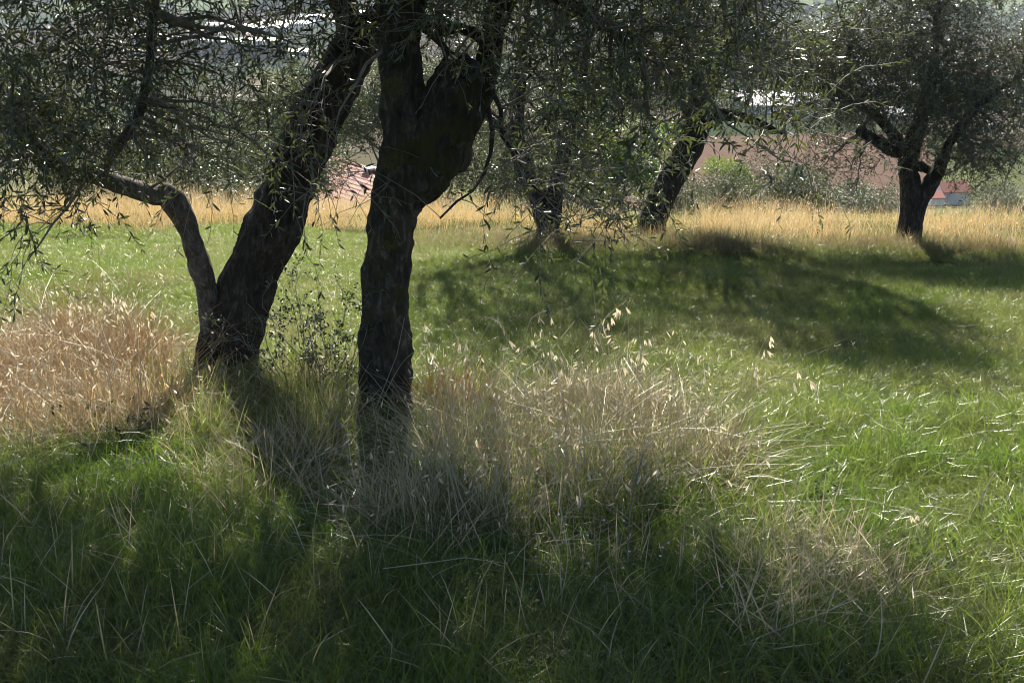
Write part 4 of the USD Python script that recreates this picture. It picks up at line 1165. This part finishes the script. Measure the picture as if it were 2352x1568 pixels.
pale_flowers()

def clover():
    rng = np.random.default_rng(81)
    P = zone_points([(1200, 1420), (1420, 1390), (1560, 1480), (1560, 1600), (1150, 1600)], 1300, 2.0, 3.4, rng)
    h = rng.uniform(.03, .11, len(P))
    st, _ = strands(P, np.stack([rng.normal(0, .2, len(P)), rng.normal(0, .2, len(P)), np.ones(len(P))], -1), h, np.zeros_like(P), np.full(len(P), .0006), 1, True, rng=rng), 0
    t = name_at('/World', 'clover')
    xf = UsdGeom.Xform.Define(stage, t)
    ORIGIN[t] = np.zeros(3)
    tag(xf.GetPrim(), 'low round leaved clover in the dark grass at the bottom', 'clover', kind='stuff')
    pos, d = [], []
    a0 = rng.random(len(P)) * 6.28
    for k in range(3):
        a = a0 + k * 2.094
        pos.append(P + np.array([0, 0, 1]) * h[:, None])
        d.append(np.stack([np.cos(a), np.sin(a), .25 * np.ones(len(P))], -1))
    pos, d = np.vstack(pos), np.vstack(d)
    L = rng.uniform(.009, .016, len(pos))
    put(t, 'stalks', st, M['herb'], kind='stuff')
    put(t, 'leaflets', leaves(pos, d, np.tile([0, 0, 1.0], (len(pos), 1)), L, L * .45, 1), M['herb'], kind='stuff')
clover()

# ------------------------------------------------------------------ hillside below the meadow
def hill_tree(h, r, seed, nleaf, leaf_len, m_leaf, wide, cat, name, label, loc, rz=0, low=.25, group=None, trunk_r=.12, detail=0, squash=1.0):
    """Tree built once: trunk, boughs and a crown of leaf sprays in lumps with gaps."""
    rng = np.random.default_rng(seed)
    t = thing(name, label, cat, loc, group, rz)
    ORIGIN[t] = np.zeros(3)
    S = MB()
    top = np.array([rng.normal() * .1 * r, rng.normal() * .1 * r, h * .72])
    tr = grow_path(np.array([0, 0, -.3]), top, 12, rng, 0, .012)
    lumps = []
    for k in range(max(9, int(9 * (h / 4)))):
        an, el = rng.random() * 6.28, rng.uniform(low, .92)
        rr = r * math.sqrt(max(.08, 1 - (2 * (el - .5)) ** 2)) * rng.uniform(.45, .85)
        lumps.append((np.array([rr * math.cos(an), rr * math.sin(an) * squash, h * el]), r * rng.uniform(.24, .42)))
    for c, lr in lumps:
        i = rng.integers(3, 11)
        pth = grow_path(tr[i], c, 8, rng, .08, .03)
        S.add(*tube(pth, np.linspace(trunk_r * .35, .012, 8), 4))
    v, f = tube(tr, np.linspace(trunk_r, trunk_r * .3, 12), 7)
    put(t, 'trunk', (v, f), M['bark'], smooth=True, local=True)
    put(t, 'branches', S, M['twig'], kind='stuff', local=True)
    pos, dirs = [], []
    w = np.array([l[1] ** 2 for l in lumps]); w /= w.sum()
    for (c, lr), wk in zip(lumps, w):
        n = int(nleaf * wk)
        ns = max(6, n // 12)
        sd = norm(rng.normal(size=(ns, 3)))
        sp = c + sd * lr * rng.random((ns, 1)) ** .45 * np.array([1, 1, .85])
        k = rng.integers(0, ns, n)
        ax = norm(sd + rng.normal(size=(ns, 3)) * .4 + np.array([0, 0, .15]))
        pos.append(sp[k] + ax[k] * rng.uniform(0, leaf_len * 5, (n, 1)))
        dirs.append(norm(ax[k] + rng.normal(size=(n, 3)) * .7))
    pos, dirs = np.vstack(pos), np.vstack(dirs)
    n = len(pos)
    L = rng.uniform(.7, 1.2, n) * leaf_len
    put(t, 'foliage', leaves(pos, dirs, norm(rng.normal(size=(n, 3)) + np.array([0, 0, .8])), L, L * wide, detail), m_leaf, kind='stuff', local=True)
    return t

def spot(u, y):
    x = (u - 1176) / FD * (y * CP + 2.5)
    p = CAM + ray(u, 300) * (y / ray(u, 300)[1])
    return np.array([p[0], y, float(G(p[0], y))])

GH = 'olive trees on the slope below the meadow'
O = hill_tree(4.6, 2.1, 201, 40000, .085, M['leaf_far'], .16, 'tree', 'hillside_olive', 'silver green olive on the slope seen between the two near trunks', spot(905, 30), 20, .68, GH)
O2 = hill_tree(4.2, 2.3, 202, 40000, .085, M['leaf_far'], .16, 'tree', 'hillside_olive', 'silver green olive on the slope behind the bent bare limb', spot(600, 31), 80, .3, GH)
for (u, y, rz, s, lab, src, *sz) in [
        (430, 34, 130, 1.0, 'pale olive on the slope behind the upright thin branch', O2), (250, 33, 10, 1.0, 'shaded olive on the slope behind the left foliage', O2),
        (80, 32, 200, 1.0, 'olive on the slope at the left edge behind the leaves', O), (1010, 33, 250, 1.05, 'olive on the slope close right of the forked trunk', O),
        (1130, 27, 50, .8, 'small olive on the slope behind the half hidden tree', O2), (1310, 36, 160, 1.0, 'olive on the slope left of the ploughed field', O2),
        (1600, 27, 100, .52, 'low silvery olive below the ploughed field left of the green bush', O2, .44), (1765, 26, 300, .55, 'low grey olive right of the small green bush', O2, .46), (1880, 27, 30, .6, 'low silvery olive left of the round right tree', O2, .46),
        (2010, 30, 210, .62, 'low olive behind the round right tree', O2, .44), (2375, 29, 60, .62, 'low silvery olive at the right edge behind the dry grass', O2, .40),
        (520, 38, 300, 1.3, 'tall olive on the slope above the bent bare limb', O2, 1.5), (690, 45, 70, 1.35, 'tall olive on the slope just above the red tiled roof', O, 1.5), (560, 62, 20, 1.1, 'distant olive far down the slope left of the leaning trunk', O2), (760, 100, 70, 1.3, 'distant olive beyond the red tiled roof', O2), (900, 95, 190, 1.3, 'second distant olive beyond the red tiled roof', O2)]:
    copy(src, 'hillside_olive', lab, spot(u, y), rz, (s, s, sz[0] if sz else s), GH)
g0 = hill_tree(3.4, 1.4, 211, 18000, .075, M['leaf_green'], .3, 'tree', 'green_shrub', 'tall bright green bush standing left of the leaning dark trunk', spot(1405, 24), 0, .15, 'green bushes on the slope')
copy(g0, 'green_shrub', 'low bright green bush in front of the small red roof', spot(1440, 22), 90, (.7, .7, .52), 'green bushes on the slope')
copy(g0, 'green_shrub', 'small round green bush below the ploughed field', spot(1665, 30), 190, (.6, .6, .62), 'green bushes on the slope')
copy(g0, 'green_shrub', 'second little green bush right beside the round one', spot(1725, 31), 10, (.42, .42, .5), 'green bushes on the slope')
hill_tree(2.6, 1.3, 212, 14000, .06, M['leaf_dark'], .25, 'shrub', 'dark_shrub', 'dark evergreen bush behind the dry grass left of the leaning trunk', spot(430, 22.5), 0, .1)

# ------------------------------------------------------------------ house below the meadow, sheds and the valley town
M['tile'] = plain('terracotta_tile', (.42, .17, .12), .6, .4, (6.0, (.26, .075, .045), (.36, .125, .08)))
M['plaster'] = plain('pale_plaster', (.55, .5, .42), .9, .2)
M['shade_wall'] = plain('grey_wall', (.40, .38, .36), .9, .2)
M['white_roof'] = plain('pale_sheet_roof', (.6, .6, .6), .5, .5, (.05, (.27, .27, .28), (.36, .36, .36)))
M['grey_roof'] = plain('grey_sheet_roof', (.5, .5, .52), .5, .5)
M['window'] = plain('window_pane', (.04, .045, .05), .15, .5)
M['blue'] = plain('blue_paint', (.03, .12, .5), .4, .5)
M['orange'] = plain('orange_paint', (.6, .28, .03), .4, .5)
M['chimney'] = plain('chimney_render', (.6, .57, .52), .9, .2)

def box(c, s, rz=0.0):
    b = trimesh.creation.box(s)
    b.apply_transform(trimesh.transformations.rotation_matrix(rz, [0, 0, 1]))
    b.apply_translation(c)
    return np.array(b.vertices), np.array(b.faces)

def tiled_house():
    """The tiled house: low walls and a pitched roof of barrel tile columns with stepped courses."""
    y = 70.0
    ridge_l, ridge_r = at(735, 364, y + 3), at(905, 398, y - 4)
    ax = ridge_r - ridge_l
    ax[2] = 0
    Lr = 11.0
    ax = norm(ax)
    mid = (ridge_l + ridge_r) / 2
    zr = mid[2]
    down = np.array([ax[1], -ax[0], 0])
    if down[1] > 0:
        down = -down
    W, drop = 4.6, 1.75
    base = np.array([mid[0], mid[1], float(G(mid[0], mid[1]))])
    t = thing('tiled_house', 'house with a red tiled roof and chimney below the meadow', 'house', base)
    zg = base[2] - 1.5
    corners = [mid + ax * sx * (Lr / 2 - .4) + down * sy * (W - .5) for sx, sy in ((-1, -1), (1, -1), (1, 1), (-1, 1))]
    v = [np.array([c[0], c[1], zg]) for c in corners] + [np.array([c[0], c[1], zr - drop - .1]) for c in corners]
    v += [np.r_[(mid + ax * sx * (Lr / 2 - .4))[:2], zr - .2] for sx in (-1, 1)]
    f = [(0, 1, 5), (0, 5, 4), (1, 2, 6), (1, 6, 5), (2, 3, 7), (2, 7, 6), (3, 0, 4), (3, 4, 7), (4, 7, 8), (5, 9, 6)]
    put(t, 'wall', (np.array(v), np.array(f)), M['plaster'])
    for s in (1, -1):
        a = np.linspace(-Lr / 2, Lr / 2, int(Lr / .22) * 6 + 1)
        prof = .045 * np.abs(np.sin(a / .22 * np.pi)) ** .7
        courses, rows = 14, []
        for k in range(courses + 1):
            for step in ((0,) if k == 0 else (.035, 0)):
                q = k / courses
                h = zr - drop * q + prof + step
                rows.append(np.c_[mid[0] + ax[0] * a + down[0] * s * W * q, mid[1] + ax[1] * a + down[1] * s * W * q, h])
        R = np.array(rows)
        n, m = R.shape[:2]
        i, j = np.meshgrid(np.arange(n - 1), np.arange(m - 1), indexing='ij')
        qd = np.stack([i * m + j, i * m + j + 1, (i + 1) * m + j + 1, (i + 1) * m + j], -1).reshape(-1, 4)
        r = put(t, 'roof', (R.reshape(-1, 3), np.vstack([qd[:, [0, 1, 2]], qd[:, [0, 2, 3]]])), M['tile'], kind='stuff')
    put(t, 'ridge', tube(np.array([mid + ax * k for k in np.linspace(-Lr / 2, Lr / 2, 20)]) + [0, 0, .04], .11, 7), M['tile'])
    c = at(848, 376, mid[1] - 1.6)
    c = np.array([c[0], c[1], zr - .35])
    ch = put(t, 'chimney', box(c + [0, 0, -.1], (.55, .55, 1.1), math.atan2(ax[1], ax[0])), M['chimney'])
    put(ch, 'chimney_cap', box(c + [0, 0, .5], (.75, .75, .1), math.atan2(ax[1], ax[0])), M['chimney'])
tiled_house()

def barn(u, v, w, d, h, rise, roof_m, wall_m, label, cat='building', name='valley_building', rz=0.0, group='buildings in the valley town', windows=0, hip=False):
    """Gabled or hipped building standing where the ray through its foot meets the ground."""
    b = ground(u, v)
    t = thing(name, label, cat, b, group)
    c, s = math.cos(rz), math.sin(rz)
    def P(x, y, z):
        return b + np.array([c * x - s * y, s * x + c * y, z])
    lo = -6.0
    W = [P(-w / 2, 0, lo), P(w / 2, 0, lo), P(w / 2, d, lo), P(-w / 2, d, lo), P(-w / 2, 0, h), P(w / 2, 0, h), P(w / 2, d, h), P(-w / 2, d, h)]
    f = [(0, 1, 5), (0, 5, 4), (1, 2, 6), (1, 6, 5), (2, 3, 7), (2, 7, 6), (3, 0, 4), (3, 4, 7)]
    e = .06 * min(w, d)
    i = w * .3 if hip else -e
    gl, gr = P(-w / 2 + max(i, 0), d / 2, h + rise), P(w / 2 - max(i, 0), d / 2, h + rise)
    put(t, 'wall', (np.array(W + [gl - [0, 0, .06], gr - [0, 0, .06]]), np.array(f + ([] if hip else [(4, 7, 8), (5, 9, 6)]))), wall_m)
    rl, rr_ = P(-w / 2 + i, d / 2, h + rise), P(w / 2 - i, d / 2, h + rise)
    R = [P(-w / 2 - e, -e, h - .05), P(w / 2 + e, -e, h - .05), P(w / 2 + e, d + e, h - .05), P(-w / 2 - e, d + e, h - .05), rl, rr_]
    rf = [(0, 1, 5), (0, 5, 4), (2, 3, 4), (2, 4, 5)] + ([(1, 2, 5), (3, 0, 4)] if hip else [])
    lowR = [q - [0, 0, .18] for q in R]
    n = len(R)
    rim = [(0, 1), (1, 2), (2, 3), (3, 0)] if hip else [(0, 1), (1, 5), (5, 2), (2, 3), (3, 4), (4, 0)]
    ff = rf + [(a + n, c_ + n, b_ + n) for a, b_, c_ in rf]
    for a, b_ in rim:
        ff += [(a, a + n, b_ + n), (a, b_ + n, b_)]
    put(t, 'roof', (np.array(R + lowR), np.array(ff)), roof_m)
    for k in range(windows):
        x = -w / 2 + w * (k + .5) / windows
        bx = trimesh.creation.box((w / windows * .5, .12, h * .3))
        bx.apply_transform(trimesh.transformations.rotation_matrix(rz, [0, 0, 1]))
        bx.apply_translation(P(x, -.04, h * .55))
        put(t, 'window', (np.array(bx.vertices), np.array(bx.faces)), M['window'])
    return t

GS = 'sheds below the meadow'
barn(1475, 440, 3.6, 3.4, 2.0, .9, M['tile'], M['plaster'], 'little red hipped roof peeping out left of the leaning dark trunk', 'shed', 'small_shed', .2, GS, hip=True)
barn(2196, 472, 5.2, 4.6, 2.6, 1.5, M['tile'], M['shade_wall'], 'taller red roofed house right of the two stemmed olive', 'house', 'farm_house', .12, 'farm houses beside the right olive')
barn(2152, 474, 2.6, 3.6, 1.6, .9, M['tile'], M['plaster'], 'lower red roofed annexe beside the farm house', 'house', 'farm_house', .12, 'farm houses beside the right olive')
w_, g_, s_, p_ = M['white_roof'], M['grey_roof'], M['shade_wall'], M['plaster']
barn(1780, 262, 27, 55, 4.5, 2.0, w_, s_, 'big white roofed warehouse right of the leaning dark trunk', windows=6)
barn(1905, 258, 22, 40, 4.5, 1.5, w_, s_, 'white roofed warehouse between the leaning trunk and the right olive', windows=5)
barn(2058, 286, 14, 26, 4.0, 1.6, w_, s_, 'white roofed shed seen just left of the right olive fork', windows=4)
barn(2060, 216, 24, 40, 5, 1.5, w_, s_, 'white roofed hall behind the right olive crown', windows=6)
barn(2325, 236, 12, 30, 5, 1.0, w_, s_, 'white roofed hall at the right edge of the valley', windows=4)
barn(2345, 202, 16, 30, 5, 1.0, w_, s_, 'farther white roofed hall at the right edge of the valley', windows=4)
barn(2262, 304, 8, 12, 3, 1.2, w_, p_, 'small pale roofed house low behind the right olive', windows=3)
barn(1405, 160, 34, 40, 5, 2, w_, s_, 'white roofed hall above the green field', windows=6)
barn(1470, 215, 18, 24, 5, 2, g_, s_, 'grey roofed hall above the green field', windows=4)
barn(345, 106, 40, 30, 9, 2, g_, s_, 'tall grey block behind the upright thin branch', windows=8)
barn(388, 112, 24, 20, 8, 2, g_, p_, 'grey block right of the upright thin branch', windows=6)
barn(460, 104, 50, 30, 5, 2, w_, s_, 'long white roof behind the left end of the poplars', windows=9)
barn(530, 108, 44, 26, 5, 2, g_, p_, 'long low pale building above the poplars', windows=9)
barn(600, 106, 46, 26, 5, 2, w_, s_, 'long white roof above the middle of the poplars', windows=9)
barn(590, 76, 60, 60, 6, 2, w_, s_, 'far white roof high above the poplars', windows=9)
barn(655, 66, 60, 50, 6, 2, w_, p_, 'farther white roof left of the leaning trunk top', windows=9)
barn(676, 132, 22, 24, 5, 2, w_, s_, 'white shed at the right end of the poplars', windows=4)
barn(450, 90, 16, 14, 6, 3, M['tile'], p_, 'red roofed house among the valley roofs', windows=3)
barn(560, 92, 14, 14, 6, 3, M['tile'], p_, 'second red roofed house nearer the leaning trunk', windows=3)
barn(330, 128, 40, 10, 4, 1, w_, s_, 'low white strip of a building left of the poplars', windows=7)
for k, (u, v) in enumerate([(300, 60), (400, 62), (505, 70), (720, 50), (780, 62), (845, 40), (1000, 70), (1850, 150), (1980, 160), (2180, 170), (2240, 190)]):
    barn(u, v, 18 + 7 * (k % 4), 20, 6, 2.5, (w_, M['tile'], g_)[k % 3], (p_, s_)[k % 2], 'pale small valley building glimpsed through olive leaves', group='small valley buildings behind the leaves')

def truck(u, v, m, label):
    b = ground(u, v)
    t = thing('parked_lorry', label, 'lorry', b, 'lorries by the warehouse')
    put(t, 'cargo_box', box(b + [0, 0, 2.0], (5.0, 2.3, 2.4)), m)
    put(t, 'cab', box(b + [3.3, 0, 1.5], (1.4, 2.2, 1.9)), M['white_roof'])
    for sx in (-1.6, 1.2, 3.3):
        for sy in (-1.0, 1.0):
            w = trimesh.creation.cylinder(.5, .3, sections=12)
            w.apply_transform(trimesh.transformations.rotation_matrix(math.pi / 2, [1, 0, 0]))
            w.apply_translation(b + [sx, sy, .5])
            put(t, 'wheel', w, M['window'])
truck(1846, 272, M['blue'], 'blue lorry parked at the white warehouse')
truck(1790, 272, M['orange'], 'orange lorry parked at the white warehouse')

# poplars, hedge and valley trees
def poplar(h, r, seed, name, label, loc, m, group, cat='tree', n=1500, tall=True):
    rng = np.random.default_rng(seed)
    t = thing(name, label, cat, loc, group)
    ORIGIN[t] = np.zeros(3)
    put(t, 'trunk', tube(np.array([[0, 0, -2], [0, 0, h * .3], [0, 0, h * .8]]), [h * .02, h * .015, .05], 6), M['bark'], local=True)
    q = rng.random(n)
    prof = (np.sin(np.pi * np.clip(q, .02, 1) ** .6) ** .7) if tall else np.sqrt(np.clip(1 - (2 * q - 1) ** 2, 0, 1))
    a = rng.random(n) * 6.28
    lump = .7 + .6 * meshkit.noise(np.c_[np.cos(a) * 2, np.sin(a) * 2, q * (6 if tall else 3)], seed)
    rr = r * prof * lump * rng.random(n) ** .4
    z = h * (.06 if tall else .2) + q * h * (.94 if tall else .8)
    pos = np.stack([rr * np.cos(a), rr * np.sin(a), z], -1)
    d = norm(np.stack([np.cos(a), np.sin(a), 1.2 * np.ones(n)], -1) + rng.normal(size=(n, 3)) * .5)
    L = rng.uniform(.6, 1.3, n) * h * .06
    put(t, 'crown', leaves(pos, d, norm(rng.normal(size=(n, 3))), L, L * .4, 0), m, kind='stuff', local=True)
    return t
GP = 'row of poplars in the valley'
pr = np.random.default_rng(91)
pl = None
us = np.concatenate([np.linspace(412, 470, 6), np.linspace(478, 656, 20)])
for k, u in enumerate(us):
    b = ground(u, 138 + 10 * (u - 412) / 244 + pr.normal() * 1.0)
    s = pr.uniform(.72, 1.1) * (.75 if u < 475 else 1)
    lab = 'tall dark poplar standing in the long valley row' if u > 475 else 'shorter poplar in the small group at the left end of the row'
    gp = GP if u > 475 else 'shorter poplars left of the row'
    if pl is None:
        pl = poplar(19, 2.6, 92, 'poplar', lab, b, M['poplar'], gp)
    else:
        copy(pl, 'poplar', lab, b, pr.uniform(0, 360), (s * pr.uniform(.9, 1.2), s, s), gp)
GV = 'round trees in the valley'
rt = None
spots = [(1440, 258, 0), (1462, 258, 0), (1484, 257, 0), (1400, 262, 0), (700, 172, 1), (520, 172, 1), (560, 178, 1), (610, 172, 1), (660, 168, 1), (1930, 296, 2), (1860, 290, 2), (1690, 270, 2), (1720, 280, 2), (1760, 282, 2),
         (560, 86, 3), (640, 90, 3), (480, 80, 3), (420, 74, 3), (700, 80, 3), (770, 90, 3), (840, 80, 3), (2240, 262, 4), (2180, 264, 4), (2300, 262, 4)]
LAB = [('dark tree in the short hedge above the ploughed field', 'hedge above the ploughed field'), ('dark round tree at the edge of the tan field below the poplars', 'trees by the tan field'),
       ('dark round tree at the far edge of the ploughed field', 'trees beyond the ploughed field'), ('dark round tree among the valley roofs above the poplars', 'trees among the valley roofs'),
       ('dark round tree by the white halls behind the right olive', 'trees by the white halls')]
for k, (u, v, gi) in enumerate(spots):
    b = ground(u, v)
    s = pr.uniform(.6, 1.1)
    lab, GV = LAB[gi]
    if rt is None:
        rt = poplar(8, 4.0, 95, 'valley_tree', lab, b, M['poplar'], GV, n=900, tall=False)
    else:
        copy(rt, 'valley_tree', lab, b, pr.uniform(0, 360), (s * 1.2, s * 1.2, s), GV)

def far_wood():
    """Woodland on the far hills, one mass."""
    rng = np.random.default_rng(97)
    n = 5200
    y = rng.uniform(1620, 3600, n)
    x = rng.uniform(-1, 1, n) * y * .6
    k = meshkit.fbm(np.c_[x / 260, y / 260, 0 * x], 3, 98) > .46
    x, y = x[k], y[k]
    n = len(x)
    path = '/World/far_wood'
    pi = UsdGeom.PointInstancer.Define(stage, path)
    rel = pi.CreatePrototypesRel()
    for i in range(2):
        r2 = np.random.default_rng(300 + i)
        m_ = 260
        a, q = r2.random(m_) * 6.28, r2.random(m_)
        rr = 6.5 * np.sqrt(np.clip(1 - (2 * q - 1) ** 2, 0, 1)) * r2.random(m_) ** .35
        pos = np.stack([rr * np.cos(a), rr * np.sin(a), 11 * q], -1)
        L = r2.uniform(1.5, 3.2, m_)
        g = usdkit.mesh(stage, f'{path}/tree_{i:03d}', leaves(pos, norm(r2.normal(size=(m_, 3)) + [0, 0, .4]), norm(r2.normal(size=(m_, 3))), L, L * .45, 0), M['poplar'])
        rel.AddTarget(g.GetPath())
    pi.CreatePositionsAttr(Vt.Vec3fArray.FromNumpy(np.stack([x, y, G(x, y) - .5], -1).astype(np.float32)))
    pi.CreateProtoIndicesAttr(Vt.IntArray.FromNumpy(rng.integers(0, 2, n).astype(np.int32)))
    s = rng.uniform(.7, 1.3, n)
    pi.CreateScalesAttr(Vt.Vec3fArray.FromNumpy(np.stack([s, s, s], -1).astype(np.float32)))
    tag(pi.GetPrim(), 'hazy blue woodland on the hills beyond the valley', 'wood', kind='stuff')
far_wood()

# ------------------------------------------------------------------ haze
hz = usdkit.material(stage, '/World/Looks/haze_air', {'v': ('principled_volume', {'color': (.74, .86, 1.0), 'density': HAZE, 'anisotropy': 0.0})}, volume='v.volume')
put('/World', 'haze', box((0, 3100, 100), (18200, 6990, 470)), hz, kind='stuff')
